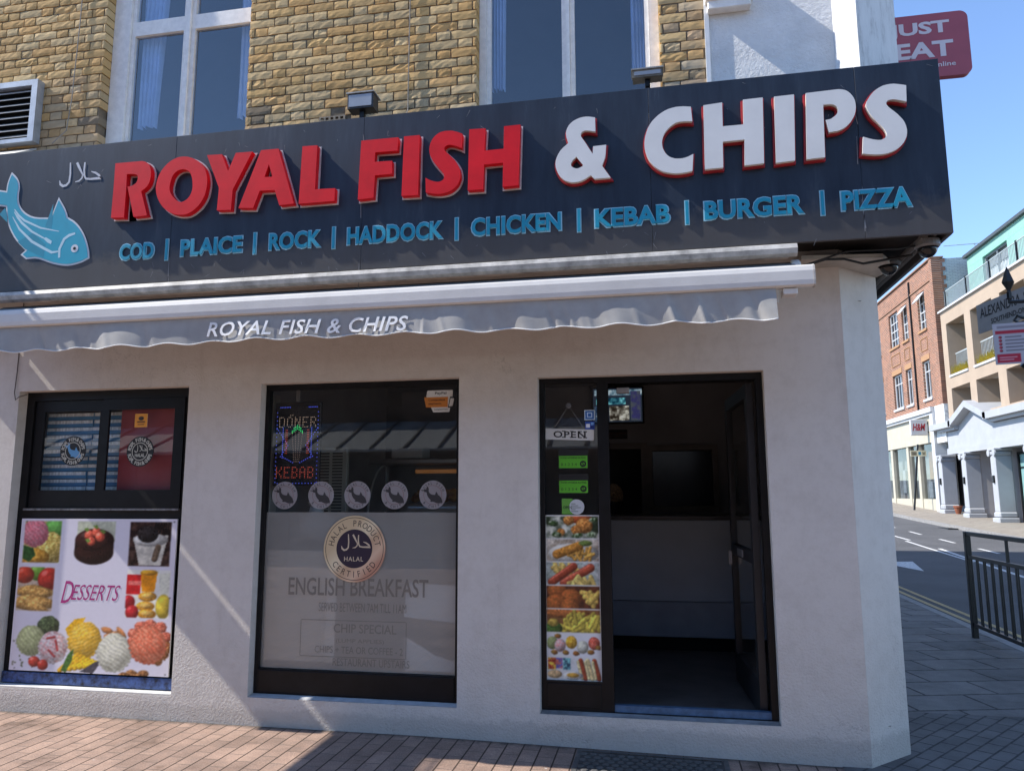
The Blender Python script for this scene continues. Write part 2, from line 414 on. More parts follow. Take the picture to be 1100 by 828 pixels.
    def poly(self, pts, col, tex=0.0, cell=6):
        m = np.zeros(self.X.shape, bool); n = len(pts)
        for i in range(n):
            (xa, ya), (xb, yb) = pts[i], pts[(i+1) % n]
            if ya == yb: continue
            k = ((ya > self.Y) != (yb > self.Y)) & (self.X < (xb-xa)*(self.Y-ya)/(yb-ya)+xa); m ^= k
        nn = self.nz(cell)[..., None] if tex else 0.5
        self.put(m.astype(float), np.array(col, float)*(1+tex*(nn-0.5)*2)*np.ones_like(self.a))
    def fries(self, x0, y0, x1, y1, n, col=(225,185,75), L=22, r=4, seed=3):
        rr = random.Random(seed)
        for i in range(n):
            x, y, a = rr.uniform(x0, x1), rr.uniform(y0, y1), rr.uniform(0, math.pi); k = rr.uniform(.8, 1.15)
            self.cap(x-math.cos(a)*L/2, y-math.sin(a)*L/2, x+math.cos(a)*L/2, y+math.sin(a)*L/2, r, tuple(c*k for c in col), 0.12)
    def finish(self, cell=2.2, amt=0.16):
        """photographic grain and small mottling over the whole print"""
        self.clip = None; white = np.clip((self.a.min(-1)-195)/30, 0, 1); k = (1-white)*amt
        m = 0.6*(self.nz(cell)-0.5)*2+0.4*(self.nz(cell*3)-0.5)*2
        self.a = self.a*(1+(k*m)[..., None]); b = self.a.copy()
        for ax in (0, 1): b = (np.roll(b, 1, ax)+2*b+np.roll(b, -1, ax))/4
        b[0], b[-1], b[:, 0], b[:, -1] = self.a[0], self.a[-1], self.a[:, 0], self.a[:, -1]; self.a = b
    def build(self, x0, x1, z0, z1, y, th=0.004):
        nx, ny = self.nx, self.ny
        gx = np.linspace(x0, x1, nx); gz = np.linspace(z1, z0, ny)
        XX, ZZ = np.meshgrid(gx, gz); mb = MB()
        mb.v = list(zip(XX.ravel().tolist(), [y]*(nx*ny), ZZ.ravel().tolist()))
        i = np.arange(nx*ny).reshape(ny, nx)
        mb.f = list(map(tuple, np.stack([i[1:,:-1], i[1:,1:], i[:-1,1:], i[:-1,:-1]], -1).reshape(-1, 4).tolist()))
        s = np.clip(self.a/255, 0, 1); l = np.where(s <= 0.04045, s/12.92, ((s+0.055)/1.055)**2.4)
        col = np.ones((ny*nx, 4)); col[:, :3] = l.reshape(-1, 3)
        b = len(mb.v)                                           # its edge and back
        mb.v += [(x0,y,z0),(x1,y,z0),(x1,y,z1),(x0,y,z1),(x0,y+th,z0),(x1,y+th,z0),(x1,y+th,z1),(x0,y+th,z1)]
        mb.f += [(b,b+1,b+5,b+4),(b+1,b+2,b+6,b+5),(b+2,b+3,b+7,b+6),(b+3,b,b+4,b+7),(b+4,b+5,b+6,b+7)]
        mb.c = np.vstack([col, np.array([[0.6,0.6,0.6,1]]*8)])
        return mb

# traced outlines (metres, x and z on the sign face)
GL = {"R":[[[-3.859,4.029],[-3.806,4.028],[-3.747,4.028],[-3.697,4.027],[-3.667,4.027],[-3.646,4.027],[-3.628,4.025],[-3.609,4.018],[-3.593,4.008],[-3.579,3.995],[-3.57,3.979],[-3.563,3.96],[-3.558,3.939],[-3.557,3.917],[-3.558,3.893],[-3.561,3.871],[-3.567,3.853],[-3.575,3.837],[-3.586,3.823],[-3.599,3.812],[-3.614,3.802],[-3.628,3.794],[-3.595,3.696],[-3.565,3.605],[-3.675,3.602],[-3.743,3.838],[-3.73,3.839],[-3.716,3.84],[-3.702,3.844],[-3.69,3.85],[-3.679,3.857],[-3.671,3.866],[-3.666,3.876],[-3.663,3.888],[-3.663,3.898],[-3.663,3.906],[-3.665,3.914],[-3.67,3.92],[-3.675,3.925],[-3.682,3.928],[-3.694,3.931],[-3.712,3.934],[-3.736,3.935],[-3.756,3.937],[-3.753,3.808],[-3.754,3.603],[-3.861,3.609],[-3.858,3.853]]],"O":[[[-3.509,3.81],[-3.507,3.842],[-3.5,3.876],[-3.489,3.908],[-3.472,3.938],[-3.45,3.965],[-3.427,3.988],[-3.401,4.006],[-3.374,4.019],[-3.346,4.028],[-3.319,4.031],[-3.291,4.03],[-3.263,4.025],[-3.234,4.015],[-3.205,4.001],[-3.178,3.984],[-3.156,3.965],[-3.137,3.943],[-3.122,3.919],[-3.111,3.892],[-3.103,3.863],[-3.098,3.832],[-3.098,3.797],[-3.103,3.761],[-3.11,3.727],[-3.122,3.698],[-3.138,3.671],[-3.157,3.647],[-3.179,3.627],[-3.204,3.609],[-3.228,3.597],[-3.25,3.59],[-3.271,3.588],[-3.294,3.589],[-3.319,3.592],[-3.344,3.598],[-3.37,3.608],[-3.395,3.621],[-3.419,3.639],[-3.441,3.659],[-3.459,3.681],[-3.475,3.705],[-3.488,3.73],[-3.498,3.755],[-3.505,3.781]],[[-3.398,3.8],[-3.396,3.827],[-3.39,3.858],[-3.382,3.884],[-3.37,3.903],[-3.356,3.917],[-3.339,3.927],[-3.32,3.933],[-3.299,3.934],[-3.28,3.931],[-3.263,3.923],[-3.248,3.912],[-3.236,3.897],[-3.227,3.878],[-3.22,3.857],[-3.216,3.835],[-3.213,3.811],[-3.212,3.787],[-3.215,3.764],[-3.221,3.744],[-3.231,3.725],[-3.243,3.71],[-3.258,3.698],[-3.276,3.689],[-3.293,3.684],[-3.309,3.687],[-3.324,3.694],[-3.339,3.704],[-3.354,3.717],[-3.368,3.733],[-3.38,3.749],[-3.389,3.765],[-3.395,3.781]]],"Y":[[[-3.112,4.024],[-2.994,4.02],[-2.938,3.888],[-2.884,4.02],[-2.756,4.018],[-2.894,3.744],[-2.9,3.596],[-3.009,3.601],[-3.002,3.767]]],"A":[[[-2.688,4.022],[-2.555,4.021],[-2.42,3.604],[-2.529,3.601],[-2.57,3.716],[-2.684,3.72],[-2.728,3.596],[-2.841,3.605]],[[-2.623,3.912],[-2.592,3.816],[-2.653,3.818]]],"L":[[[-2.372,4.021],[-2.26,4.018],[-2.266,3.696],[-2.117,3.692],[-2.12,3.6],[-2.384,3.6]]],"F":[[[-1.935,4.021],[-1.667,4.02],[-1.671,3.924],[-1.831,3.927],[-1.834,3.858],[-1.708,3.854],[-1.707,3.76],[-1.829,3.76],[-1.836,3.6],[-1.949,3.596]]],"I":[[[-1.626,4.022],[-1.514,4.021],[-1.519,3.594],[-1.636,3.597]]],"S":[[[-1.216,4.002],[-1.231,4.009],[-1.248,4.017],[-1.265,4.023],[-1.28,4.028],[-1.294,4.031],[-1.31,4.032],[-1.329,4.033],[-1.35,4.031],[-1.369,4.027],[-1.387,4.018],[-1.404,4.006],[-1.418,3.991],[-1.429,3.974],[-1.438,3.954],[-1.443,3.933],[-1.445,3.912],[-1.443,3.89],[-1.438,3.869],[-1.43,3.849],[-1.419,3.829],[-1.406,3.81],[-1.39,3.79],[-1.374,3.77],[-1.359,3.752],[-1.349,3.738],[-1.342,3.726],[-1.338,3.714],[-1.339,3.703],[-1.342,3.692],[-1.349,3.684],[-1.359,3.679],[-1.371,3.676],[-1.385,3.675],[-1.399,3.678],[-1.415,3.683],[-1.43,3.689],[-1.444,3.696],[-1.457,3.704],[-1.469,3.711],[-1.465,3.608],[-1.448,3.603],[-1.429,3.598],[-1.41,3.594],[-1.39,3.591],[-1.371,3.59],[-1.351,3.59],[-1.331,3.593],[-1.312,3.597],[-1.293,3.604],[-1.277,3.614],[-1.261,3.627],[-1.248,3.641],[-1.238,3.658],[-1.231,3.676],[-1.226,3.695],[-1.225,3.713],[-1.227,3.732],[-1.231,3.751],[-1.238,3.771],[-1.248,3.791],[-1.26,3.81],[-1.274,3.828],[-1.291,3.845],[-1.305,3.86],[-1.318,3.873],[-1.329,3.883],[-1.336,3.893],[-1.339,3.903],[-1.339,3.912],[-1.335,3.92],[-1.329,3.925],[-1.32,3.929],[-1.309,3.931],[-1.298,3.93],[-1.285,3.928],[-1.27,3.923],[-1.253,3.916],[-1.234,3.907],[-1.217,3.898]]],"H":[[[-1.167,4.028],[-1.055,4.024],[-1.063,3.867],[-0.931,3.868],[-0.929,4.026],[-0.818,4.027],[-0.832,3.605],[-0.938,3.603],[-0.936,3.771],[-1.064,3.769],[-1.07,3.597],[-1.175,3.599]]],"AND":[[[-0.324,4.027],[-0.343,4.031],[-0.364,4.036],[-0.385,4.038],[-0.406,4.037],[-0.427,4.033],[-0.446,4.026],[-0.465,4.017],[-0.482,4.004],[-0.496,3.989],[-0.506,3.972],[-0.513,3.953],[-0.516,3.933],[-0.513,3.91],[-0.507,3.887],[-0.501,3.866],[-0.517,3.853],[-0.536,3.838],[-0.553,3.82],[-0.567,3.798],[-0.578,3.775],[-0.585,3.752],[-0.587,3.73],[-0.585,3.708],[-0.579,3.687],[-0.57,3.665],[-0.558,3.644],[-0.543,3.626],[-0.527,3.613],[-0.509,3.604],[-0.489,3.597],[-0.468,3.595],[-0.445,3.596],[-0.423,3.6],[-0.4,3.609],[-0.378,3.622],[-0.359,3.633],[-0.335,3.607],[-0.232,3.607],[-0.286,3.693],[-0.278,3.711],[-0.27,3.732],[-0.263,3.754],[-0.26,3.78],[-0.258,3.807],[-0.256,3.832],[-0.34,3.829],[-0.344,3.778],[-0.358,3.802],[-0.374,3.83],[-0.388,3.856],[-0.4,3.876],[-0.411,3.893],[-0.418,3.907],[-0.419,3.918],[-0.416,3.927],[-0.411,3.934],[-0.404,3.939],[-0.394,3.942],[-0.38,3.942],[-0.362,3.939],[-0.342,3.934],[-0.323,3.93]],[[-0.45,3.768],[-0.461,3.758],[-0.473,3.747],[-0.481,3.736],[-0.485,3.725],[-0.485,3.713],[-0.482,3.704],[-0.473,3.696],[-0.461,3.69],[-0.448,3.687],[-0.437,3.688],[-0.425,3.693],[-0.416,3.697],[-0.411,3.7],[-0.408,3.704],[-0.406,3.707]]],"C":[[[0.284,4.037],[0.263,4.04],[0.239,4.044],[0.215,4.045],[0.192,4.045],[0.168,4.041],[0.145,4.036],[0.122,4.027],[0.1,4.015],[0.079,4.001],[0.06,3.984],[0.041,3.965],[0.025,3.943],[0.011,3.918],[0.001,3.89],[-0.007,3.863],[-0.011,3.838],[-0.013,3.813],[-0.012,3.788],[-0.008,3.763],[-0.002,3.739],[0.006,3.717],[0.017,3.695],[0.031,3.675],[0.046,3.657],[0.063,3.641],[0.082,3.628],[0.103,3.617],[0.125,3.61],[0.149,3.604],[0.171,3.601],[0.192,3.599],[0.211,3.599],[0.229,3.6],[0.247,3.602],[0.264,3.605],[0.279,3.608],[0.288,3.719],[0.273,3.712],[0.255,3.704],[0.238,3.699],[0.221,3.696],[0.203,3.696],[0.186,3.697],[0.17,3.7],[0.155,3.706],[0.14,3.714],[0.127,3.726],[0.116,3.741],[0.107,3.758],[0.101,3.776],[0.098,3.796],[0.097,3.815],[0.1,3.834],[0.105,3.853],[0.113,3.871],[0.124,3.888],[0.138,3.904],[0.153,3.917],[0.168,3.928],[0.186,3.937],[0.206,3.942],[0.233,3.943],[0.263,3.941],[0.29,3.938]]],"H2":[[[0.362,4.038],[0.477,4.045],[0.474,3.885],[0.6,3.885],[0.604,4.05],[0.723,4.052],[0.71,3.619],[0.595,3.615],[0.601,3.785],[0.47,3.783],[0.466,3.613],[0.355,3.611]]],"I2":[[[0.791,4.05],[0.909,4.052],[0.892,3.621],[0.781,3.615]]],"P":[[[0.979,4.053],[1.167,4.058],[1.18,4.056],[1.195,4.052],[1.21,4.046],[1.223,4.036],[1.235,4.023],[1.245,4.008],[1.253,3.991],[1.259,3.972],[1.261,3.951],[1.261,3.928],[1.257,3.903],[1.25,3.88],[1.239,3.859],[1.226,3.839],[1.212,3.823],[1.196,3.81],[1.179,3.799],[1.161,3.792],[1.141,3.787],[1.119,3.786],[1.099,3.784],[1.084,3.865],[1.093,3.866],[1.102,3.867],[1.113,3.869],[1.124,3.876],[1.136,3.884],[1.146,3.893],[1.153,3.904],[1.157,3.915],[1.158,3.926],[1.157,3.936],[1.153,3.945],[1.147,3.953],[1.14,3.958],[1.132,3.962],[1.121,3.965],[1.106,3.966],[1.09,3.966],[1.075,3.966],[1.066,3.626],[0.96,3.622]]],"S2":[[[1.553,4.041],[1.533,4.047],[1.509,4.053],[1.486,4.058],[1.464,4.059],[1.443,4.057],[1.423,4.053],[1.403,4.044],[1.384,4.033],[1.367,4.019],[1.351,4.001],[1.337,3.981],[1.326,3.963],[1.321,3.948],[1.319,3.935],[1.321,3.921],[1.327,3.903],[1.336,3.883],[1.346,3.864],[1.358,3.846],[1.372,3.829],[1.385,3.811],[1.398,3.794],[1.41,3.776],[1.418,3.76],[1.422,3.746],[1.422,3.734],[1.418,3.724],[1.411,3.716],[1.4,3.71],[1.388,3.706],[1.374,3.707],[1.358,3.71],[1.341,3.715],[1.324,3.721],[1.306,3.729],[1.29,3.736],[1.28,3.63],[1.297,3.626],[1.315,3.622],[1.335,3.619],[1.357,3.616],[1.38,3.615],[1.403,3.616],[1.425,3.62],[1.447,3.627],[1.467,3.636],[1.485,3.648],[1.501,3.663],[1.514,3.679],[1.524,3.697],[1.532,3.716],[1.536,3.737],[1.537,3.758],[1.534,3.781],[1.528,3.803],[1.519,3.823],[1.506,3.842],[1.493,3.86],[1.478,3.877],[1.462,3.893],[1.449,3.907],[1.441,3.918],[1.435,3.928],[1.433,3.936],[1.435,3.944],[1.44,3.951],[1.447,3.956],[1.457,3.958],[1.469,3.959],[1.484,3.957],[1.505,3.951],[1.528,3.943],[1.548,3.936]]],"fish":[[[-4.996,3.884],[-4.929,3.935],[-4.838,3.916],[-4.837,3.937],[-4.836,3.96],[-4.832,3.985],[-4.824,4.012],[-4.814,4.041],[-4.804,4.065],[-4.787,4.05],[-4.766,4.032],[-4.749,4.013],[-4.736,3.992],[-4.726,3.97],[-4.72,3.946],[-4.719,3.92],[-4.722,3.893],[-4.722,3.867],[-4.72,3.842],[-4.715,3.819],[-4.706,3.796],[-4.693,3.774],[-4.675,3.753],[-4.653,3.733],[-4.627,3.715],[-4.597,3.699],[-4.562,3.687],[-4.516,3.679],[-4.465,3.675],[-4.42,3.671],[-4.365,3.828],[-4.343,3.795],[-4.317,3.758],[-4.297,3.725],[-4.285,3.701],[-4.278,3.682],[-4.272,3.665],[-4.247,3.65],[-4.218,3.633],[-4.191,3.611],[-4.165,3.584],[-4.141,3.553],[-4.119,3.519],[-4.101,3.484],[-4.085,3.446],[-4.073,3.412],[-4.065,3.381],[-4.061,3.354],[-4.058,3.33],[-4.082,3.32],[-4.11,3.307],[-4.141,3.298],[-4.173,3.291],[-4.208,3.286],[-4.244,3.285],[-4.283,3.289],[-4.323,3.297],[-4.363,3.307],[-4.402,3.32],[-4.441,3.335],[-4.473,3.347],[-4.496,3.354],[-4.513,3.357],[-4.528,3.36],[-4.603,3.358],[-4.656,3.397],[-4.616,3.428],[-4.644,3.453],[-4.676,3.482],[-4.706,3.512],[-4.731,3.543],[-4.752,3.574],[-4.771,3.604],[-4.785,3.632],[-4.795,3.657],[-4.804,3.685],[-4.812,3.719],[-4.82,3.755],[-4.826,3.786],[-4.914,3.803]]],"fishlines":[[[-4.744,3.76],[-4.7,3.707],[-4.646,3.664],[-4.498,3.595],[-4.334,3.556]],[[-4.744,3.74],[-4.709,3.693],[-4.666,3.646],[-4.571,3.571],[-4.463,3.513]],[[-4.754,3.701],[-4.683,3.598],[-4.563,3.493],[-4.461,3.437],[-4.382,3.396],[-4.324,3.4]],[[-4.314,3.351],[-4.318,3.418],[-4.285,3.493],[-4.245,3.519],[-4.194,3.531]]],"paddle":[[-4.468,3.513],[-4.442,3.517],[-4.389,3.485],[-4.394,3.46],[-4.427,3.476]],"eye":[-4.188,3.414],"arabic":[[[-4.29,4.096],[-4.283,4.006],[-4.287,3.942],[-4.31,3.918],[-4.338,3.913],[-4.362,3.93],[-4.372,3.96]],[[-4.232,4.091],[-4.211,4.054],[-4.187,4.012],[-4.173,3.989],[-4.179,3.963],[-4.201,3.943],[-4.235,3.938]],[[-4.163,4.087],[-4.165,4.023],[-4.158,3.979],[-4.144,3.956],[-4.109,3.95],[-4.013,3.95],[-4.03,3.971],[-4.066,3.996],[-4.102,4.009]]]}

# ================================================================== the setting: ground, roads, pavements
def rise(y): return 0.0006*max(y, 0)**2 if y < 70 else 0.0006*4900
def dip(x): return 0.0 if x < -1.6 else (-0.035 if x > 0.9 else -0.014*(x+1.6))
def sheet(xs, ys, zf):
    m = MB(); m.v = [(x, y, zf(x, y)) for y in ys for x in xs]; n = len(xs)
    m.f = [(j*n+i, j*n+i+1, (j+1)*n+i+1, (j+1)*n+i) for j in range(len(ys)-1) for i in range(n-1)]
    return m
YS = [0.6+i*1.6 for i in range(44)]
asphalt = nodes('asphalt'); 
def asphalt_mat():
    m, t, b, o = nodes('asphalt')
    n1 = noise(t, 0.7, 5, 0.6); n2 = noise(t, 240, 2, 0.8)
    r1 = ramp(t, n1.outputs[0], [(0.3, (0.062,0.062,0.065)), (0.7, (0.092,0.091,0.094))]); r2 = ramp(t, n2.outputs[0], [(0.35, (0.65,)*3), (0.75, (1.6,)*3)])
    t.links.new(mixc(t, 1.0, r1.outputs[0], r2.outputs[0], 'MULTIPLY'), b.inputs['Base Color']); setin(b, Roughness=0.85)
    bump(t, b, n2.outputs[0], 0.5, 0.006); return m
bpy.data.materials.remove(asphalt[0])
MAT_ASPHALT = asphalt_mat()
def paver_mat():
    m = brick_mat('brick_pavers', (0.40,0.27,0.205), (0.29,0.195,0.15), (0.20,0.145,0.115), 0.22, 0.112, 0.005, axes='yx', bmp=0.45, var=0.42, dirt=(0.21,0.16,0.135), gum=(3.0, 0.285, (0.5,0.47,0.44)))
    t = m.node_tree; b = [n for n in t.nodes if n.type == 'BSDF_PRINCIPLED'][0]; src = b.inputs['Base Color'].links[0].from_socket
    tc = t.nodes.new('ShaderNodeTexCoord'); sp = t.nodes.new('ShaderNodeSeparateXYZ'); cb = t.nodes.new('ShaderNodeCombineXYZ'); t.links.new(tc.outputs['Object'], sp.inputs[0])
    t.links.new(sp.outputs[1], cb.inputs[0]); t.links.new(sp.outputs[0], cb.inputs[1])
    br = t.nodes.new('ShaderNodeTexBrick'); br.inputs['Color1'].default_value = br.inputs['Color2'].default_value = (1,1,1,1); br.inputs['Mortar'].default_value = (0.34,0.30,0.27,1)
    br.inputs['Scale'].default_value = 1.0; br.inputs['Mortar Size'].default_value = 0.006; br.inputs['Mortar Smooth'].default_value = 0.3; br.inputs['Brick Width'].default_value = 90.0; br.inputs['Row Height'].default_value = 0.112
    t.links.new(cb.outputs[0], br.inputs[0])
    n = noise(t, 95, 3, 0.75); r = ramp(t, n.outputs[0], [(0.32, (0.72,)*3), (0.6, (1.05,)*3), (0.78, (1.35,)*3)])
    c = mixc(t, 1.0, src, br.outputs[0], 'MULTIPLY'); c = mixc(t, 1.0, c, r.outputs[0], 'MULTIPLY')
    # dirt gathered along the foot of the wall, and a few larger stains
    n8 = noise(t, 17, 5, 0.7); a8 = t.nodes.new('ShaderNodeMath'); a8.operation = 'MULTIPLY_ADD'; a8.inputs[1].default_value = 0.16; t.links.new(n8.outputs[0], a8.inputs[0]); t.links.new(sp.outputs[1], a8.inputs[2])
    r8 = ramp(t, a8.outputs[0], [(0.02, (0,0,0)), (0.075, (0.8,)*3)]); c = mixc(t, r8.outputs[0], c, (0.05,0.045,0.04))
    n9 = noise(t, 2.6, 5, 0.65); r9 = ramp(t, n9.outputs[0], [(0.58, (1.0,)*3), (0.68, (0.62,0.60,0.58))]); c = mixc(t, 1.0, c, r9.outputs[0], 'MULTIPLY')
    t.links.new(c, b.inputs['Base Color']); return m
m_pavers = paver_mat()
m_pavers2 = brick_mat('grey_block_pavers', (0.165,0.152,0.145), (0.125,0.116,0.112), (0.04,0.038,0.037), 0.21, 0.105, 0.007, axes='yx', bmp=0.7, var=0.3, dirt=(0.16,0.15,0.145), rot=R(38), gum=(4.0, 0.29, (0.40,0.39,0.38)))
m_slabs = brick_mat('paving_slabs', (0.225,0.205,0.19), (0.17,0.156,0.148), (0.035,0.033,0.033), 0.62, 0.42, 0.012, axes='xy', bmp=0.7, var=0.35, dirt=(0.23,0.215,0.20), rot=R(-14), gum=(3.2, 0.30, (0.42,0.41,0.40)))
m_slabs_far = brick_mat('pale_slabs', (0.29,0.255,0.21), (0.26,0.228,0.19), (0.16,0.14,0.12), 0.6, 0.45, 0.012, axes='xy', bmp=0.3, var=0.2)
m_kerb = M('kerb_granite', (0.24,0.23,0.22), 0.8, 0.25, 9, 0.3, 90)
m_white_line = M('white_road_paint', (0.55,0.55,0.54), 0.7, 0.35, 22)
m_yellow_line = M('yellow_road_paint', (0.42,0.30,0.13), 0.7, 0.35, 25)
m_drain = M('cast_iron', (0.02,0.02,0.02), 0.6, 0.3, 30)

structure('ground', sheet([-600,-60,-13,14,30,80,600], [-600,-60,-14,0,10,20,30,40,50,60,70,200,900], lambda x, y: rise(y)-0.22), M('earth', (0.16,0.15,0.13), 0.9, 0.2, 0.5))
structure('road', sheet([3.78,5,7,9,10.86], [-60,-30,-14]+YS, lambda x, y: rise(y)-0.115), MAT_ASPHALT)
pv = sheet([-30,-8,-4,-1.6,-0.6,0.9,1.7,3.66], [-14,-6,-2,-0.6,0.0,0.55], lambda x, y: rise(y)+dip(x))
structure('pavement', pv, m_pavers)
structure('block_pavement', sheet([1.05,2,3.66], [-0.9,0.0,0.6,1.3], lambda x, y: rise(y)+dip(x)+0.004), m_pavers2)
structure('side_pavement', sheet([1.3,2.4,3.66], [1.3,2,3,4.5]+YS[3:], lambda x, y: rise(y)-0.03), m_slabs)
structure('far_pavement', sheet([11.02,12,17], [-60,-14]+YS, lambda x, y: rise(y)+0.0), m_slabs_far)
kb = MB()
for (x0, x1, zt) in ((3.66,3.78,0.0),(10.86,11.02,0.005)):
    for j in range(len(YS)-1):
        y0, y1 = YS[j]+0.004, YS[j+1]-0.004; a, b = rise(y0), rise(y1); z0 = -0.028 if x0 < 5 else 0.004
        kb.add([(x0,y0,a-0.2),(x1,y0,a-0.2),(x1,y1,b-0.2),(x0,y1,b-0.2),(x0,y0,a+z0),(x1,y0,a+z0-0.004),(x1,y1,b+z0-0.004),(x0,y1,b+z0)],
               [(0,3,2,1),(4,5,6,7),(0,1,5,4),(1,2,6,5),(2,3,7,6),(3,0,4,7)])
    kb.box(x0, x1, -60, YS[0], -0.2, -0.026 if x0 < 5 else 0.004)
structure('kerb', kb, m_kerb)
def strip(m, pts, wd, n=10):
    """painted line on the road through plan points"""
    for (xa, ya), (xb, yb) in zip(pts[:-1], pts[1:]):
        d = Vector((xb-xa, yb-ya)); q = Vector((-d.y, d.x)).normalized()*wd/2
        for k in range(n):
            s0, s1 = k/n, (k+1)/n; c = []
            for s, e in ((s0,1),(s1,1),(s1,-1),(s0,-1)):
                x, y = xa+d.x*s+q.x*e, ya+d.y*s+q.y*e; c.append((x, y, rise(y)-0.110))
            m.quad(*c)
ym = MB(); strip(ym, [(4.03,0.5),(4.03,45)], 0.075, 60); strip(ym, [(4.21,0.5),(4.21,45)], 0.075, 60)
structure('yellow_lines', ym, m_yellow_line)
wm = MB()
strip(wm, [(6.62,7.5),(7.66,18.0)], 0.11, 16); strip(wm, [(7.2,14.5),(7.55,20.5)], 0.09, 10)
for k in range(7): strip(wm, [(8.55+0.09*k, 13.5+3.2*k),(8.60+0.09*k, 14.9+3.2*k)], 0.1, 3)
for k in range(5): strip(wm, [(7.75+0.05*k, 20.8+3.4*k),(7.78+0.05*k, 22.6+3.4*k)], 0.1, 3)
strip(wm, [(4.4,4.15),(5.2,4.15)], 0.16, 3)
arrow = [(5.47,12.4),(5.86,14.4),(5.0,14.2)]
wm.add([(x, y, rise(y)-0.109) for x, y in arrow], [(0,1,2)]); strip(wm, [(5.4,14.3),(5.5,17.5)], 0.16, 5)
structure('white_road_markings', wm, m_white_line)
dr = MB()
for y in (26.0, 23.4): dr.box(10.5, 10.84, y-0.5, y+0.5, rise(y)-0.13, rise(y)-0.085)
structure('gutter_drains', dr, m_drain)

# ================================================================== the corner shop building
shop = thing('corner_shop_building', (-2.0, 0.5, 0.0), 'cream painted corner shop with yellow brick upper storey and sash windows', 'shop building')
def roughcast():
    m, t, b, o = nodes('shop_wall_paint')
    n1 = noise(t, 1.3, 5, 0.6); n2 = noise(t, 170, 4, 0.7); n4 = noise(t, 9, 6, 0.75)
    r1 = ramp(t, n1.outputs[0], [(0.3, (0.595,0.550,0.505)), (0.7, (0.65,0.602,0.555))])
    r4 = ramp(t, n4.outputs[0], [(0.30, (0.90,0.89,0.88)), (0.55, (1.0,)*3)])
    col = mixc(t, 1.0, r1.outputs[0], r4.outputs[0], 'MULTIPLY')
    ndr = noise(t, 5.5, 6, 0.75, stretch=(1,1,0.10)); rdr = ramp(t, ndr.outputs[0], [(0.56, (1.0,)*3), (0.70, (0.86,0.845,0.83)), (0.8, (0.76,0.74,0.72))]); col = mixc(t, 0.5, col, rdr.outputs[0], 'MULTIPLY')
    nsp = noise(t, 33, 4, 0.8); rsp = ramp(t, nsp.outputs[0], [(0.71, (1.0,)*3), (0.75, (0.62,0.60,0.58))]); col = mixc(t, 1.0, col, rsp.outputs[0], 'MULTIPLY')
    # hairline cracks: thin bands of a stretched, warped noise
    ncr = noise(t, 1.7, 7, 0.62); sb_ = t.nodes.new('ShaderNodeMath'); sb_.operation = 'SUBTRACT'; sb_.inputs[1].default_value = 0.5; t.links.new(ncr.outputs[0], sb_.inputs[0])
    ab_ = t.nodes.new('ShaderNodeMath'); ab_.operation = 'ABSOLUTE'; t.links.new(sb_.outputs[0], ab_.inputs[0]); gate = noise(t, 0.9, 2); rgt = ramp(t, gate.outputs[0], [(0.56, (0,0,0)), (0.66, (1,1,1))])
    rcr = ramp(t, ab_.outputs[0], [(0.0, (0.5,)*3), (0.0035, (0.0,)*3)]); fcr = mixc(t, 1.0, rcr.outputs[0], rgt.outputs[0], 'MULTIPLY'); col = mixc(t, fcr, col, (0.26,0.23,0.21))
    tc = t.nodes.new('ShaderNodeTexCoord'); sp = t.nodes.new('ShaderNodeSeparateXYZ'); t.links.new(tc.outputs['Object'], sp.inputs[0])
    # splashed dirt along the foot, broken up by noise
    ad = t.nodes.new('ShaderNodeMath'); ad.operation = 'MULTIPLY_ADD'; ad.inputs[1].default_value = -0.20; t.links.new(n4.outputs[0], ad.inputs[0]); t.links.new(sp.outputs[2], ad.inputs[2])
    rd = ramp(t, ad.outputs[0], [(0.0, (0.28,)*3), (0.03, (0.0,)*3)]); 
    col = mixc(t, rd.outputs[0], col, (0.20,0.18,0.165)); t.links.new(col, b.inputs['Base Color'])
    setin(b, Roughness=0.75, Specular_IOR_Level=0.25)
    # pebbly below 0.75 m, nearly smooth above
    mr = t.nodes.new('ShaderNodeMapRange'); mr.inputs[1].default_value = 0.55; mr.inputs[2].default_value = 0.95; mr.inputs[3].default_value = 1.0; mr.inputs[4].default_value = 0.22
    t.links.new(sp.outputs[2], mr.inputs[0]); ml = t.nodes.new('ShaderNodeMath'); ml.operation = 'MULTIPLY'
    n5 = noise(t, 75, 5, 0.6); t.links.new(n5.outputs[0], ml.inputs[0]); t.links.new(mr.outputs[0], ml.inputs[1])
    bump(t, b, ml.outputs[0], 0.75, 0.012); return m
m_wall = roughcast()
m_soffit = M('soffit_plaster', (0.42,0.40,0.36), 0.8, 0.2, 4, 0.2)
m_dark = M('black_window_paint', (0.006,0.006,0.007), 0.42, 0.4, 9, 0.12, 40, spec=0.28)
m_darkgrey = M('charcoal_board', (0.02,0.021,0.024), 0.5, 0.3, 5)
m_inside = M('shop_inside_wall', (0.30,0.30,0.31), 0.8, 0.15, 2)
m_floor_in = M('shop_inside_floor', (0.10,0.085,0.075), 0.6, 0.3, 4)

OPEN = [(-5.0,-3.49,0.17,2.43), (-2.89,-1.36,0.19,2.428), (-0.797,0.712,0.18,2.408)]
wall = outline([[(-8,-0.12),(1.22,-0.12),(1.22,3.25),(-8,3.25)]] + [[(a,c),(a,d),(b,d),(b,c)] for a, b, c, d in OPEN], 0.0, 0.13)
part('shopfront_wall', wall, m_wall, shop)
part('side_wall', MB().planprism([(1.2205,0.0),(1.53,0.31),(1.53,16),(1.40,16),(1.40,0.365),(1.2205,0.185)], -0.12, 3.25), m_wall, shop)
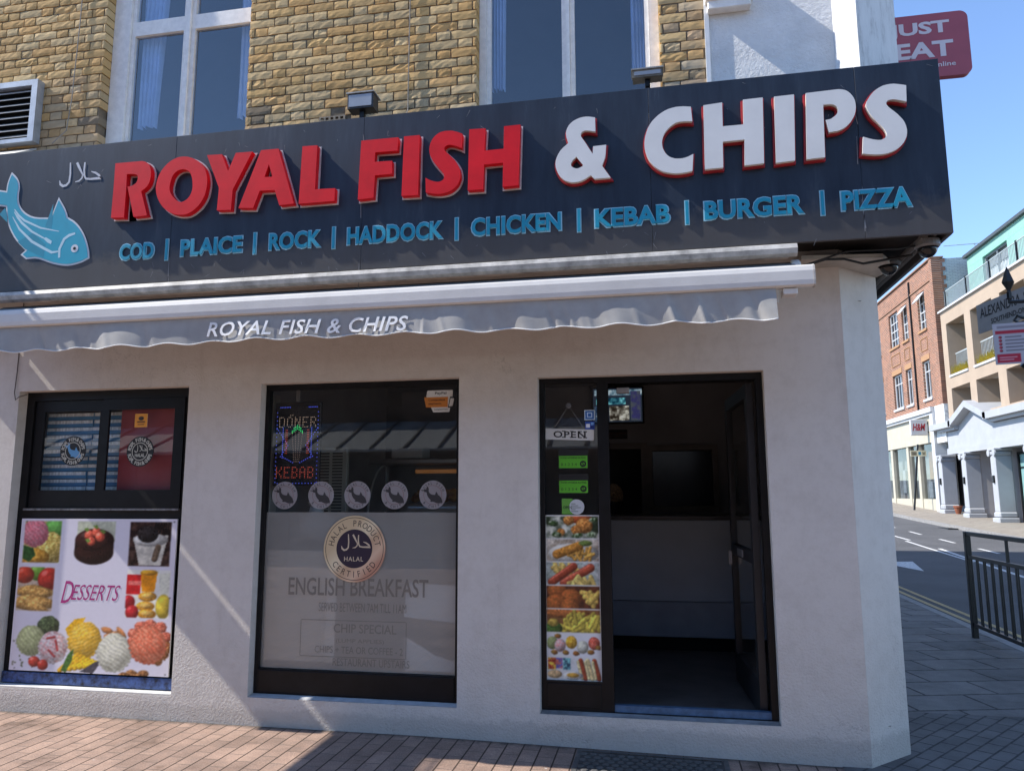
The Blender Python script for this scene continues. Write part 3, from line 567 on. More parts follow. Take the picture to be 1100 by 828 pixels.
# window sills and the door step
sl_ = MB(); sl_.bbox(-4.995,-3.495,0.003,0.10,0.171,0.185, 0.003); part('window_sill', sl_, M('sill_paint', (0.62,0.60,0.57), 0.7, 0.15, 12, 0.3), shop)
sl2 = MB(); sl2.add([(-2.887,0.004,0.192),(-1.363,0.004,0.192),(-1.363,0.125,0.206),(-2.887,0.125,0.206)], [(0,1,2,3)]); part('window_sill', sl2, M('sill_grey', (0.42,0.43,0.45), 0.75, 0.2, 10, 0.4), shop)
st = MB(); st.add([(-0.795,0.004,0.182),(0.71,0.004,0.182),(0.71,0.125,0.190),(-0.795,0.125,0.190)], [(0,1,2,3)]); part('door_step', st, M('step_concrete', (0.27,0.265,0.265), 0.85, 0.45, 7, 0.5, 70), shop)
# inside of the shop
ins = MB()
ins.quad((-7.5,5.2,0.1),(1.38,5.2,0.1),(1.38,5.2,2.9),(-7.5,5.2,2.9))
ins.quad((-7.5,0.14,0.1),(-7.5,5.2,0.1),(-7.5,5.2,2.9),(-7.5,0.14,2.9))
ins.quad((1.385,0.4,0.1),(1.385,5.2,0.1),(1.385,5.2,2.9),(1.385,0.4,2.9))
ins.quad((-7.5,0.14,2.88),(1.385,0.14,2.88),(1.385,5.2,2.88),(-7.5,5.2,2.88))
ins.quad((-3.2,0.14,0.1),(-3.2,3.5,0.1),(-3.2,3.5,2.88),(-3.2,0.14,2.88))
part('inside_walls', ins, m_inside, shop, fix=False)
part('inside_floor', MB().quad((-7.5,0.14,0.175),(1.38,0.14,0.175),(1.38,5.2,0.175),(-7.5,5.2,0.175)), m_floor_in, shop)
# the partition behind the counter: a black doorway and a framed hatch
bw = outline([[(-3.1,0.18),(1.38,0.18),(1.38,2.87),(-3.1,2.87)], [(-0.55,0.2),(-0.55,2.12),(-0.17,2.12),(-0.17,0.2)], [(-0.05,1.46),(-0.05,2.10),(0.63,2.10),(0.63,1.46)]], 3.75, 0.08)
bwo = part('kitchen_partition', bw, m_inside, shop)
hf = outline([[(-0.11,1.40),(0.69,1.40),(0.69,2.16),(-0.11,2.16)], [(-0.045,1.465),(-0.045,2.095),(0.625,2.095),(0.625,1.465)]], 3.70, 0.05)
part('hatch_frame', hf, M('hatch_wood', (0.19,0.17,0.15), 0.6, 0.2, 5), bwo)
part('hatch_screen', MB().box(-0.04,0.62,3.79,3.80,1.47,2.09), M('hatch_glass', (0.035,0.037,0.05), 0.15, 0.2, 3), bwo)
df_ = outline([[(-0.62,0.19),(-0.10,0.19),(-0.10,2.19),(-0.62,2.19)], [(-0.548,0.195),(-0.548,2.118),(-0.172,2.118),(-0.172,0.195)]], 3.71, 0.04)
part('door_surround', df_, bpy.data.materials['hatch_wood'], bwo)

# ---- serving window on the left
glass_shop = glass('shop_glass', 1.78, (0.93,0.95,0.95), 0.0, 0.015, 2.0, 0.05)
fw = outline([[(-4.998,0.19),(-3.492,0.19),(-3.492,2.428),(-4.998,2.428)], [(-4.93,1.505),(-4.93,2.36),(-3.565,2.36),(-3.565,1.505)]], 0.085, 0.05)
sw = part('serving_window', fw, m_dark, shop)
for x0, x1, yy in ((-4.925,-4.275,0.10),(-4.285,-3.568,0.075)):
    xa, xb = (x0+0.085, x1-0.055) if x0 < -4.5 else (x0+0.055, x1-0.085)
    s = outline([[(x0,1.507),(x1,1.507),(x1,2.357),(x0,2.357)], [(xa,1.645),(xa,2.27),(xb,2.27),(xb,1.645)]], yy, 0.022)
    part('sliding_sash', s, m_dark, sw)
    part('glass_pane', MB().quad((xa-.01,yy+0.012,1.64),(xb+.01,yy+0.012,1.64),(xb+.01,yy+0.012,2.275),(xa-.01,yy+0.012,2.275)), glass_shop, sw, fix=False)
part('sash_track', MB().box(-4.93,-3.565,0.062,0.084,1.488,1.504), M('worn_metal', (0.20,0.20,0.21), 0.45, 0.5, 30, 0.2, 60, metal=0.6), sw)
blue = MB(); blue.bbox(-4.99,-3.50,0.062,0.084,0.192,0.272, 0.004); part('bottom_rail', blue, M('worn_blue_paint', (0.035,0.07,0.19), 0.5, 0.9, 26, 0.3, 40), sw)

# ---- display window in the middle
fr = outline([[(-2.888,0.195),(-1.362,0.195),(-1.362,2.426),(-2.888,2.426)], [(-2.858,0.37),(-2.858,2.385),(-1.395,2.385),(-1.395,0.37)]], 0.075, 0.05)
dw = part('display_window', fr, m_dark, shop)
part('glass_pane', MB().quad((-2.862,0.10,0.366),(-1.39,0.10,0.366),(-1.39,0.10,2.39),(-2.862,0.10,2.39)), glass_shop, dw, fix=False)
part('bottom_board', MB().bbox(-2.855,-1.398,0.064,0.074,0.215,0.365, 0.003), m_dark, dw)
def film_mat():
    m, t, b, o = nodes('frosted_film'); t.nodes.remove(b)
    d = t.nodes.new('ShaderNodeBsdfDiffuse'); d.inputs[0].default_value = (0.54,0.505,0.465,1)
    tl = t.nodes.new('ShaderNodeBsdfTranslucent'); tl.inputs[0].default_value = (0.8,0.8,0.78,1)
    tr = t.nodes.new('ShaderNodeBsdfTransparent')
    a = t.nodes.new('ShaderNodeMixShader'); a.inputs[0].default_value = 0.12; t.links.new(d.outputs[0], a.inputs[1]); t.links.new(tl.outputs[0], a.inputs[2])
    c = t.nodes.new('ShaderNodeMixShader'); c.inputs[0].default_value = 0.38; t.links.new(a.outputs[0], c.inputs[1]); t.links.new(tr.outputs[0], c.inputs[2])
    t.links.new(c.outputs[0], o.inputs[0]); return m
part('frosted_film', MB().quad((-2.859,0.106,0.372),(-1.394,0.106,0.372),(-1.394,0.106,1.476),(-2.859,0.106,1.476)), film_mat(), dw)
m_filmtext = M('grey_vinyl', (0.15,0.143,0.135), 0.5, 0.1)
m_filmtext2 = M('pale_grey_vinyl', (0.19,0.182,0.17), 0.5, 0.15)
ft = MB()
for body, x, z, wd, h, bold in (('ENGLISH BREAKFAST', -2.66,0.885,1.06,0.125,0.012),):
    t_ = text(body, x, z, wd, h, 0.1042, bold, 0); ft.add(t_.v, t_.f)
part('film_lettering', ft, m_filmtext, dw, fix=False)
ft = MB()
for body, x, z, wd, h, bold in (('SERVED BETWEEN 7AM TILL 11AM', -2.42,0.775,0.66,0.062,0.0), ('CHIP SPECIAL', -2.30,0.63,0.47,0.062,0.01),
                                ('(LUMP APPLIES)', -2.28,0.555,0.36,0.035,0.0), ('CHIPS + TEA OR COFFEE - 2', -2.44,0.49,0.66,0.047,0.0), ('RESTAURANT UPSTAIRS', -2.30,0.405,0.57,0.052,0.0)):
    t_ = text(body, x, z, wd, h, 0.1042, bold, 0); ft.add(t_.v, t_.f)
for x0, x1, z0, z1 in ((-2.55,-1.76,0.712,0.717),(-2.55,-1.76,0.462,0.467),(-2.555,-2.55,0.467,0.712),(-1.76,-1.755,0.467,0.712)):
    ft.quad((x0,0.1042,z0),(x1,0.1042,z0),(x1,0.1042,z1),(x0,0.1042,z1))
part('film_small_print', ft, m_filmtext2, dw, fix=False)

# ---- doorway: a fixed side light, the opening, and the door folded back inside
dfm = outline([[(-0.795,0.19),(0.71,0.19),(0.71,2.406),(-0.795,2.406)], [(-0.762,0.375),(-0.762,2.372),(-0.393,2.372),(-0.393,0.375)], [(-0.315,0.193),(-0.315,2.362),(0.668,2.362),(0.668,0.193)]], 0.075, 0.06)
dwy = part('shop_doorway', dfm, m_dark, shop)
part('glass_pane', MB().quad((-0.77,0.105,0.37),(-0.388,0.105,0.37),(-0.388,0.105,2.378),(-0.77,0.105,2.378)), glass_shop, dwy, fix=False)
part('kick_panel', MB().bbox(-0.758,-0.398,0.066,0.074,0.215,0.362,0.003), m_dark, dwy)
part('threshold', MB().box(-0.314,0.667,0.085,0.13,0.191,0.235), M('blue_threshold', (0.07,0.13,0.22), 0.5, 0.3, 20), dwy)
part('door_closer', MB().bbox(-0.26,-0.17,0.14,0.19,2.30,2.34,0.004), M('closer_metal', (0.35,0.35,0.36), 0.4, 0.1, 5, metal=0.5), dwy)
def leaf(mb, s0, s1, t0, t1, z0, z1, h=(0.655,0.15), a=R(93.2)):
    """box in the door leaf's own frame: s along the leaf, t through it"""
    ca, sa = math.cos(a), math.sin(a); P = lambda s, t: (h[0]+s*ca-t*sa, h[1]+s*sa+t*ca)
    return mb.planprism([P(s0,t0),P(s1,t0),P(s1,t1),P(s0,t1)], z0, z1)
dl = MB(); leaf(dl,0.0,0.07,0,0.045,0.20,2.34); leaf(dl,0.90,0.97,0,0.045,0.20,2.34); leaf(dl,0.07,0.90,0,0.045,2.25,2.34); leaf(dl,0.07,0.90,0,0.045,0.20,0.40); leaf(dl,0.07,0.90,0,0.045,1.14,1.22)
door = part('door', dl, M('door_frame_paint', (0.018,0.018,0.02), 0.45, 0.3, 6), shop, label='glazed black door folded back inside the doorway')
part('glass_pane', leaf(leaf(MB(),0.068,0.902,0.018,0.024,0.398,1.142),0.068,0.902,0.018,0.024,1.218,2.252), glass_shop, door, fix=False)
part('door_handle', leaf(MB(),0.925,0.945,0.046,0.07,1.06,1.16), bpy.data.materials['closer_metal'], door)
part('letter_plate', leaf(MB(),0.40,0.62,0.046,0.052,1.155,1.205), bpy.data.materials['closer_metal'], door)

# ---- upper storey: London stock bricks in Flemish bond, each brick modelled
WIN = [(-4.48,-3.136,4.30,6.75), (-1.245,0.115,4.30,6.75)]
m_mortar = M('old_mortar', (0.17,0.13,0.085), 0.9, 0.3, 12, 0.5, 90)
back = outline([[(-8,3.2505),(0.44,3.2505),(0.44,9.5),(-8,9.5)]] + [[(a-0.012,4.28),(a-0.012,6.76),(b+0.012,6.76),(b+0.012,4.28)] for a, b, c, d in WIN], 0.009, 0.29)
part('brick_backing', back, m_mortar, shop)
bk = MB(); bk.c = []
def brick(x0, x1, z0, z1, col):
    nx = max(2, int((x1-x0)/0.04)+1); nz = 3; base = len(bk.v); jx = [random.uniform(-.003,.003) for _ in range(4)]
    proud = random.uniform(-0.0022, 0.0022); worn = random.random() < 0.10
    for j in range(nz+1):
        for i in range(nx+1):
            u, v = i/nx, j/nz; edge = (i in (0,nx)) + (j in (0,nz))
            x = x0+(x1-x0)*u + random.uniform(-.0018,.0018); z = z0+(z1-z0)*v + random.uniform(-.0018,.0018)
            y = proud + random.uniform(-.0012,.0012) + (0.0018 if edge == 1 else 0.004 if edge == 2 else 0) + (random.uniform(0,.007) if worn else 0)
            bk.v.append((x, y, z)); k = random.uniform(.86,1.12); bk.c.append((col[0]*k, col[1]*k, col[2]*k, 1))
    q = lambda i, j: base + j*(nx+1)+i
    for j in range(nz):
        for i in range(nx): bk.f.append((q(i,j), q(i+1,j), q(i+1,j+1), q(i,j+1)))
    b2 = len(bk.v); dp = 0.13
    for x, z in ((x0,z0),(x1,z0),(x1,z1),(x0,z1)): bk.v.append((x, dp, z)); bk.c.append((*col, 1))
    bk.f += [tuple([q(i,0) for i in range(nx,-1,-1)] + [b2, b2+1]), tuple([q(i,nz) for i in range(nx+1)] + [b2+2, b2+3]),
             tuple([q(0,j) for j in range(nz+1)] + [b2+3, b2]), tuple([q(nx,j) for j in range(nz,-1,-1)] + [b2+1, b2+2])]
row = 0; z = 4.215
PAL = [(0.53,0.345,0.150),(0.50,0.32,0.13),(0.55,0.38,0.18),(0.47,0.295,0.12),(0.53,0.32,0.125),(0.47,0.34,0.175),(0.56,0.40,0.20)]
while z < 6.62:
    x = -7.9 + (0.0 if row % 2 else 0.169) + random.uniform(-.006,.006); k = 0
    while x < 0.44:
        L = 0.215 if k % 2 == 0 else 0.104; x1 = x + L
        c = random.choice(PAL); f = random.uniform(.98,1.22)
        if random.random() < 0.03: c = (0.24,0.18,0.11)
        soot = max(0, 1-(z-4.25)/0.5)*0.45*random.uniform(.3,1) + (0.45*random.random() if x > 0.1 else 0) + (0.25*random.random() if -5.3 < x < -4.4 and z < 5.1 else 0)
        g = sum(c)/3*0.72
        c = tuple((v*(1-soot)+g*soot)*f for v in c)
        a, b = max(x, -7.9), min(x1, 0.436)
        pieces = [(a, b)]
        for (wa, wb, wc, wd) in WIN:
            if z+0.065 > wc and z < wd:
                nx_ = []
                for p, q_ in pieces:
                    if q_ <= wa or p >= wb: nx_.append((p, q_))
                    else:
                        if p < wa: nx_.append((p, wa))
                        if q_ > wb: nx_.append((wb, q_))
                pieces = nx_
        if not (-2.50 < (a+b)/2 < -2.28 and 4.44 < z < 4.53):
            for p, q_ in pieces:
                if q_-p > 0.018: brick(p, q_, z, z+0.0655, c)
        x = x1 + 0.0105; k += 1
    z += 0.0755; row += 1
part('brickwork', bk, attr_mat('stock_brick', 0.9, 0.16, 150, 0.2), shop, fix=False)
ab = outline([[(-2.50,4.447),(-2.285,4.447),(-2.285,4.513),(-2.50,4.513)]] + [[(-2.487+i*0.0405,z0),(-2.487+i*0.0405,z0+0.02),(-2.462+i*0.0405,z0+0.02),(-2.462+i*0.0405,z0)] for i in range(5) for z0 in (4.457,4.483)], -0.006, 0.06)
part('air_brick', ab, M('terracotta_grey', (0.30,0.24,0.17), 0.85, 0.3, 20, 0.3), shop)

# rendered end of the upper storey, with the splayed corner pier
m_render = M('white_render', (0.78,0.765,0.735), 0.8, 0.10, 5, 0.9, 45, bdist=0.012)
part('rendered_wall', MB().planprism([(0.4405,0.0),(1.2895,0.0),(1.2895,0.3),(0.4405,0.3)], 3.2505, 9.5), m_render, shop)
def pier_mat():
    m, t, b, o = nodes('weathered_white_paint')
    n = noise(t, 14, 6, 0.75, stretch=(1,1,0.25)); r = ramp(t, n.outputs[0], [(0.3, (0.45,0.44,0.43)), (0.5, (0.70,0.70,0.69)), (0.7, (0.76,0.76,0.75))])
    t.links.new(r.outputs[0], b.inputs['Base Color']); setin(b, Roughness=0.8); bump(t, b, noise(t, 60, 6, 0.7).outputs[0], 0.5, 0.006); return m
part('corner_pier', MB().planprism([(1.29,0.0),(1.415,-0.115),(1.735,0.14),(1.735,16),(1.40,16),(1.29,0.3)], 3.2505, 9.5), pier_mat(), shop)
part('render_bead', MB().box(0.432,0.462,-0.02,-0.001,4.26,9.4), M('white_bead', (0.75,0.75,0.74), 0.6, 0.1), shop)
# roof
part('roof', MB().box(-8.05,1.8,-0.25,16.1,9.505,9.72), M('roof_edge', (0.3,0.29,0.28), 0.8, 0.2), shop)
part('rear_wall', MB().box(-8.0,1.39,15.8,15.98,0,9.5).box(-8.0,-7.85,0.35,15.7,0,9.5), m_mortar, shop)

# ---- sash windows upstairs
m_frame = M('peeling_white_paint', (0.84,0.80,0.74), 0.6, 0.10, 18, 0.3, 50)
glass_up = glass('old_window_glass', 2.25, (0.70,0.80,0.95), 0.0, 0.06, 1.6, 0.03)
m_curtain = M('pale_curtain', (0.55,0.62,0.72), 0.8, 0.12, 8)
def sash(ox0, ox1, lights, mull, trans):
    lo = 4.40; hi = 6.70
    F = [[(ox0,lo),(ox1,lo),(ox1,hi),(ox0,hi)]]
    for (a, b) in lights: F.append([(a-.035,lo+0.09),(a-.035,hi-0.06),(b+.035,hi-0.06),(b+.035,lo+0.09)])
    f = part('sash_window', outline(F, 0.095, 0.09), m_frame, shop)
    for a, b in lights:
        holes = [(lo+0.12, (trans[0] if trans else hi-0.09))] + ([(trans[1], hi-0.09)] if trans else [])
        s = outline([[(a-.033,lo+0.092),(b+.033,lo+0.092),(b+.033,hi-0.062),(a-.033,hi-0.062)]] + [[(a,p),(a,q),(b,q),(b,p)] for p, q in holes], 0.118, 0.045)
        part('sash_frame', s, m_frame, f)
        part('glass_pane', MB().quad((a-.006,0.145,lo+0.11),(b+.006,0.145,lo+0.11),(b+.006,0.145,hi-0.08),(a-.006,0.145,hi-0.08)), glass_up, f, fix=False)
    part('window_sill', MB().box(ox0-.02,ox1+.02,0.02,0.13,4.335,4.398), m_frame, f)
    return f
def curtain(f, x0, x1, z0, z1, y, bell=0.0):
    m = MB(); n = 22; k = 6
    for j in range(k+1):
        t = j/k; z = z0+(z1-z0)*t; wd = (x1-x0)*(1+bell*t*t)
        for i in range(n+1): m.v.append((x0+wd*i/n, y+0.025*math.sin(i*1.5)+0.01*math.sin(i*3.1+j), z + 0.012*math.sin(i*1.1)))
    m.f = [(j*(n+1)+i, j*(n+1)+i+1, (j+1)*(n+1)+i+1, (j+1)*(n+1)+i) for j in range(k) for i in range(n)]
    part('curtain', m, m_curtain, f, smooth=True, fix=False)
f1 = sash(-4.478,-3.10,[(-4.285,-3.822),(-3.715,-3.20)],(-3.82,-3.72),(5.50,5.63))
curtain(f1,-4.30,-4.12,4.72,6.6,0.24,0.5); curtain(f1,-3.36,-3.17,4.72,6.6,0.24)
f2 = sash(-1.243,0.113,[(-1.155,-0.607),(-0.51,0.012)],(-0.605,-0.51),None)
curtain(f2,-1.19,-1.07,4.72,6.6,0.24,0.15); curtain(f2,-0.09,0.04,4.70,6.6,0.24)
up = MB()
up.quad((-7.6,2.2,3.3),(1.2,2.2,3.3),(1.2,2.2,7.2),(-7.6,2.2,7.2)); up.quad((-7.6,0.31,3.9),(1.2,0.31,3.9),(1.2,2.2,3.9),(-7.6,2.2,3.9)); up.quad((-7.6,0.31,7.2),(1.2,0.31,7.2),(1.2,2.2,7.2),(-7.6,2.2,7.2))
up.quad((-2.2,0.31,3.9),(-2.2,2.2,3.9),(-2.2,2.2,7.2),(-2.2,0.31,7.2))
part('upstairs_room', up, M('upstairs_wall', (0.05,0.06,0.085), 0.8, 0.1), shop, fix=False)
# timber board end and loose wire on the upper wall
tb = MB(); tb.bbox(0.455,0.75,-0.075,-0.002,4.985,5.30,0.006); tb.bbox(0.44,0.77,-0.09,-0.001,5.05,5.075,0.004)
part('timber_board', tb, m_frame, shop)
fl = MB()
for x0, x1, z0 in ((-5.9,-5.05,4.50),(-5.04,-4.55,4.475),(-4.54,-3.9,4.455)):
    fl.add([(x0,-0.30,4.30),(x1,-0.30,4.30),(x1,-0.003,z0),(x0,-0.003,z0),(x0,-0.30,4.285),(x1,-0.30,4.285),(x1,-0.003,z0-.015),(x0,-0.003,z0-.015)], [(0,1,2,3),(4,7,6,5),(0,4,5,1),(1,5,6,2),(2,6,7,3),(3,7,4,0)])
part('lead_flashing', fl, M('flashing', (0.50,0.48,0.44), 0.7, 0.3, 9, 0.3), shop)
wr = MB(); wr.tube([(-5.03,-0.008,3.2),(-5.032,-0.008,2.6),(-5.035,-0.012,2.42),(-5.02,-0.012,2.36),(-4.99,-0.01,2.385),(-4.975,0.05,2.41)], 0.004, 6); part('wall_wire', wr, M('brown_cable', (0.12,0.10,0.09), 0.7, 0.2), shop)
wr = MB(); wr.tube([(-4.72,-0.012,6.6),(-4.725,-0.012,5.6),(-4.74,-0.014,4.9),(-4.76,-0.02,4.62),(-4.86,-0.05,4.50)], 0.0045, 6)
part('wall_wire', wr, M('grey_cable', (0.25,0.22,0.18), 0.7, 0.2), shop); wr = MB(); wr.tube([(-1.77,-0.012,6.6),(-1.772,-0.012,5.4),(-1.775,-0.012,4.5),(-1.78,-0.05,4.42)], 0.0045, 6)
part('wall_wire', wr, bpy.data.materials['grey_cable'], shop)

# ================================================================== the fascia sign
SZ0, SZ1, SY = 3.117, 4.223, -0.455
def sign_mat():
    m, t, b, o = nodes('navy_sign_panel')
    n = noise(t, 3.0, 6, 0.7, stretch=(2.2,1,0.35)); n2 = noise(t, 40, 5, 0.8); n3 = noise(t, 7, 6, 0.75)
    r = ramp(t, n.outputs[0], [(0.35, (0.014,0.021,0.036)), (0.60, (0.025,0.036,0.056)), (0.80, (0.075,0.088,0.108))])
    r2 = ramp(t, n2.outputs[0], [(0.66, (0,0,0)), (0.76, (0.30,)*3)]); c = mixc(t, r2.outputs[0], r.outputs[0], (0.14,0.135,0.13))
    tc = t.nodes.new('ShaderNodeTexCoord'); sp = t.nodes.new('ShaderNodeSeparateXYZ'); t.links.new(tc.outputs['Object'], sp.inputs[0])
    a = t.nodes.new('ShaderNodeMath'); a.operation = 'MULTIPLY_ADD'; a.inputs[1].default_value = -0.34; t.links.new(n3.outputs[0], a.inputs[0]); t.links.new(sp.outputs[2], a.inputs[2])
    # grime splashed up along the lower edge
    r3 = ramp(t, a.outputs[0], [(0.0, (0.55,)*3), (0.10, (0.0,)*3)]); c = mixc(t, r3.outputs[0], c, (0.115,0.10,0.085))
    t.links.new(c, b.inputs['Base Color']); setin(b, Roughness=0.42, Specular_IOR_Level=0.3); bump(t, b, n3.outputs[0], 0.08, 0.004); return m
m_sign = sign_mat()
sign = thing('fascia_sign', (-1.75, -0.3, SZ0), 'long navy fascia sign with raised red and white letters above the shopfront', 'shop sign')
xs_ = [-5.355,-3.40,-1.938,0.02,1.279,1.762]
for a, b in zip(xs_[:-1], xs_[1:]):
    part('sign_panel', MB().bbox(a+.0008, b-.0008, SY, -0.43, SZ0, SZ1, 0.0015), m_sign, sign)
part('side_panel', MB().box(1.737,1.7618,-0.4295,9.0,SZ0,SZ1), m_sign, sign)
part('sign_lid', MB().add([(-5.355,-0.4295,4.20),(1.736,-0.4295,4.20),(1.736,-0.002,4.285),(-5.355,-0.002,4.285)], [(0,1,2,3)]), m_darkgrey, sign)
part('end_cap', MB().box(-5.355,-5.335,-0.4295,-0.002,SZ0,4.20), m_sign, sign)
so_ = MB(); so_.quad((-5.33,-0.4285,3.20),(1.20,-0.4285,3.20),(1.20,-0.002,3.20),(-5.33,-0.002,3.20)); so_.quad((1.2005,-0.4285,3.20),(1.736,-0.4285,3.20),(1.736,9,3.20),(1.2005,9,3.20))
part('soffit_board', so_, M('soffit_black', (0.035,0.032,0.03), 0.8, 0.4, 6), sign)
so2 = MB(); so2.planprism([(0.95,-0.22),(1.45,-0.16),(1.60,0.10),(1.535,0.31),(1.225,-0.001),(0.95,-0.001)], 3.08, 3.105); part('soffit_plaster', so2, m_soffit, sign)
bt = MB(); bt.tube([(1.62,-0.40,3.125),(1.62,4,3.125)], 0.022, 6); bt.tube([(1.69,-0.42,3.15),(1.69,6,3.15)], 0.018, 6); part('batten', bt, M('grey_batten', (0.10,0.095,0.09), 0.8, 0.3), sign)
m_red = M('red_acrylic', (0.68,0.008,0.016), 0.42, 0.12, 5, spec=0.22)
m_white = M('white_acrylic', (0.70,0.69,0.66), 0.3, 0.05, 5, coat=0.3)
m_trim = M('pale_trim', (0.52,0.48,0.47), 0.5, 0.2, 14); m_redtrim = M('dark_red_trim', (0.33,0.015,0.02), 0.45, 0.2, 9)
m_cream = M('cream_return', (0.58,0.52,0.45), 0.5, 0.08, 9)
for key in ('R','O','Y','A','L','F','I','S','H','AND','C','H2','I2','P','S2'):
    loops = [[tuple(p) for p in L] for L in GL[key]]
    grow = [offset_loop(L, 0.0095 if i == 0 else -0.0075) for i, L in enumerate(loops)]
    red = key in ('R','O','Y','A','L','F','I','S','H')
    if red:
        lt = part('letter', outline(loops, -0.508, 0.044), m_red, sign)
        part('letter_edge', outline(grow, -0.4635, 0.008), m_trim, lt)
    else:
        lt = part('letter', outline(loops, -0.508, 0.012), m_white, sign)
        part('letter_return', outline([offset_loop(L, -0.002 if i == 0 else 0.002) for i, L in enumerate(loops)], -0.4955, 0.018), m_cream, lt)
        part('letter_edge', outline(grow, -0.477, 0.0215), m_redtrim, lt)
m_blue = M('blue_letter', (0.012,0.27,0.40), 0.4, 0.1, 8); m_blueedge = M('pale_blue_edge', (0.32,0.58,0.70), 0.5, 0.1, 8)
for body, a, b in (('COD',-3.811,-3.518),('PLAICE',-3.315,-2.82),('ROCK',-2.626,-2.225),('HADDOCK',-2.043,-1.35),('CHICKEN',-1.166,-0.554),('KEBAB',-0.347,0.139),('BURGER',0.338,0.943),('PIZZA',1.146,1.554)):
    wd = part('menu_word', text(body, a+.008, 3.297, b-a-.016, 0.119, -0.4605, 0.029, 0.005), m_blue, sign)
    e = text(body, a, 3.289, b-a, 0.135, -0.4555, 0.047, 0.004); part('word_edge', e, m_blueedge, wd)
for x in (-3.422,-2.73,-2.138,-1.262,-0.444,0.238,1.044):
    bb = part('menu_bar', MB().box(x-.009,x+.009,-0.4655,-0.4605,3.278,3.43), m_blue, sign); part('bar_edge', MB().box(x-.015,x+.015,-0.4595,-0.4555,3.272,3.436), m_blueedge, bb)
fish_l = [tuple(p) for p in GL['fish'][0]]
m_teal = M('teal_vinyl', (0.012,0.33,0.46), 0.4, 0.08, 6); m_palev = M('pale_vinyl', (0.60,0.64,0.68), 0.5, 0.05)
fo = part('fish_logo', outline([fish_l], -0.4575, 0.002), m_palev, sign)
part('fish_body', outline([offset_loop(fish_l, -0.013)], -0.4600, 0.002), m_teal, fo)
fl_ = MB()
for L, wds in zip(GL['fishlines'], ([.008,.016,.016,.014,.006],[.006,.016,.018,.016,.012],[.006,.016,.02,.02,.02,.012],[.018,.02,.022,.022,.016])): stroke(fl_, L, wds, -0.4606)
fl_.add([(p[0], -0.4609, p[1]) for p in GL['paddle']], [(0,1,2,3,4)])
part('fish_stripes', fl_, M('light_blue_vinyl', (0.45,0.66,0.74), 0.5, 0.05), fo, fix=False)
dk = MB(); q_ = lambda pts: dk.add([(x, -0.4603, z_) for x, z_ in pts], [tuple(range(len(pts)))])
q_([(-4.876,3.73),(-4.80,3.66),(-4.80,3.70),(-4.83,3.78)]); part('fin_shade', dk, M('deep_teal_vinyl', (0.008,0.25,0.36), 0.4, 0.08), fo, fix=False); dk = MB(); q_([(-4.46,3.60),(-4.405,3.78),(-4.40,3.58)]); q_([(-4.69,3.50),(-4.62,3.44),(-4.45,3.36),(-4.44,3.46),(-4.56,3.56)])
part('fin_shade', dk, bpy.data.materials['deep_teal_vinyl'], fo, fix=False)
ex, ez = GL['eye']; part('fish_eye', MB().disc(ex, ez, 0.0305, -0.4602, 24, 0.001), m_palev, fo); part('fish_pupil', MB().disc(ex, ez, 0.012, -0.4614, 16, 0.001), m_dark, fo)
def arabic(m, cx, cz, k, y, wk=1.0):
    S = GL['arabic']; allp = [p for L in S for p in L]; mx = sum(p[0] for p in allp)/len(allp); mz = sum(p[1] for p in allp)/len(allp)
    WD = [[.010,.014,.015,.018,.02,.018,.006],[.018,.02,.014,.012,.012,.012,.006],[.012,.014,.014,.016,.014,.020,.017,.015,.006]]
    for i, (L, wds) in enumerate(zip(S, WD)): stroke(m, [((p[0]-mx)*k+cx, (p[1]-mz)*k+cz) for p in L], [q*k*wk for q in wds], y-0.0003*i)
    return mx, mz
am = MB(); S0 = [p for L in GL['arabic'] for p in L]; acx, acz = sum(p[0] for p in S0)/len(S0), sum(p[1] for p in S0)/len(S0)
arabic(am, acx, acz, 1.0, -0.457, 1.05); part('arabic_word', am, M('white_vinyl', (0.5,0.53,0.57), 0.5, 0.1), sign, fix=False)
# drips and scratches on the sign face
scx = MB(); rr = random.Random(5)
for x in (-1.945,1.272,-3.395):
    for k in range(5): z_ = rr.uniform(3.15,4.15); stroke(scx, [(x+rr.uniform(-.006,.006), z_), (x+rr.uniform(-.01,.01), z_-rr.uniform(.05,.2))], [0.002,0.005], -0.4566)
for k in range(70):
    x, z_ = rr.uniform(-4.9,1.7), rr.choice([rr.uniform(3.13,3.27), rr.uniform(3.85,4.2)]); a_ = rr.uniform(-1.2,1.2); L_ = rr.uniform(.008,.05)
    stroke(scx, [(x,z_),(x+L_*math.sin(a_),z_-L_*math.cos(a_))], [0.0025,0.001], -0.4566-0.00002*k)
part('scratches', scx, M('scratch_grey', (0.22,0.22,0.23), 0.8, 0.2), sign, fix=False)

# ================================================================== the awning
aw = thing('awning', (-2.0, -0.4, 2.58), 'folded grey fabric awning with a white front bar under the sign', 'awning')
m_alu = M('white_powder_coat', (0.62,0.60,0.57), 0.4, 0.10, 3, 0.05, 20); m_alu_dirty = M('dirty_white_metal', (0.42,0.40,0.37), 0.55, 0.45, 9)
hp = [(-0.50,3.015),(-0.525,3.03),(-0.535,3.06),(-0.525,3.088),(-0.50,3.098),(-0.20,3.108),(-0.20,3.095),(-0.47,3.075),(-0.48,3.03)]
part('hood', MB().xprism(hp, -4.82, 0.872), m_alu_dirty, aw)
part('roller_tube', MB().tube([(-4.80,-0.40,2.965),(0.86,-0.40,2.965)], 0.045, 16), M('dark_roller', (0.10,0.095,0.09), 0.7, 0.3), aw)
part('roller_cap', MB().lathe([(0.02,0.0),(0.05,0.0),(0.052,0.01),(0.052,0.045),(0.04,0.055),(0.01,0.057)], (0.845,-0.42,2.965), 20, 'x'), m_alu, aw, smooth=False)
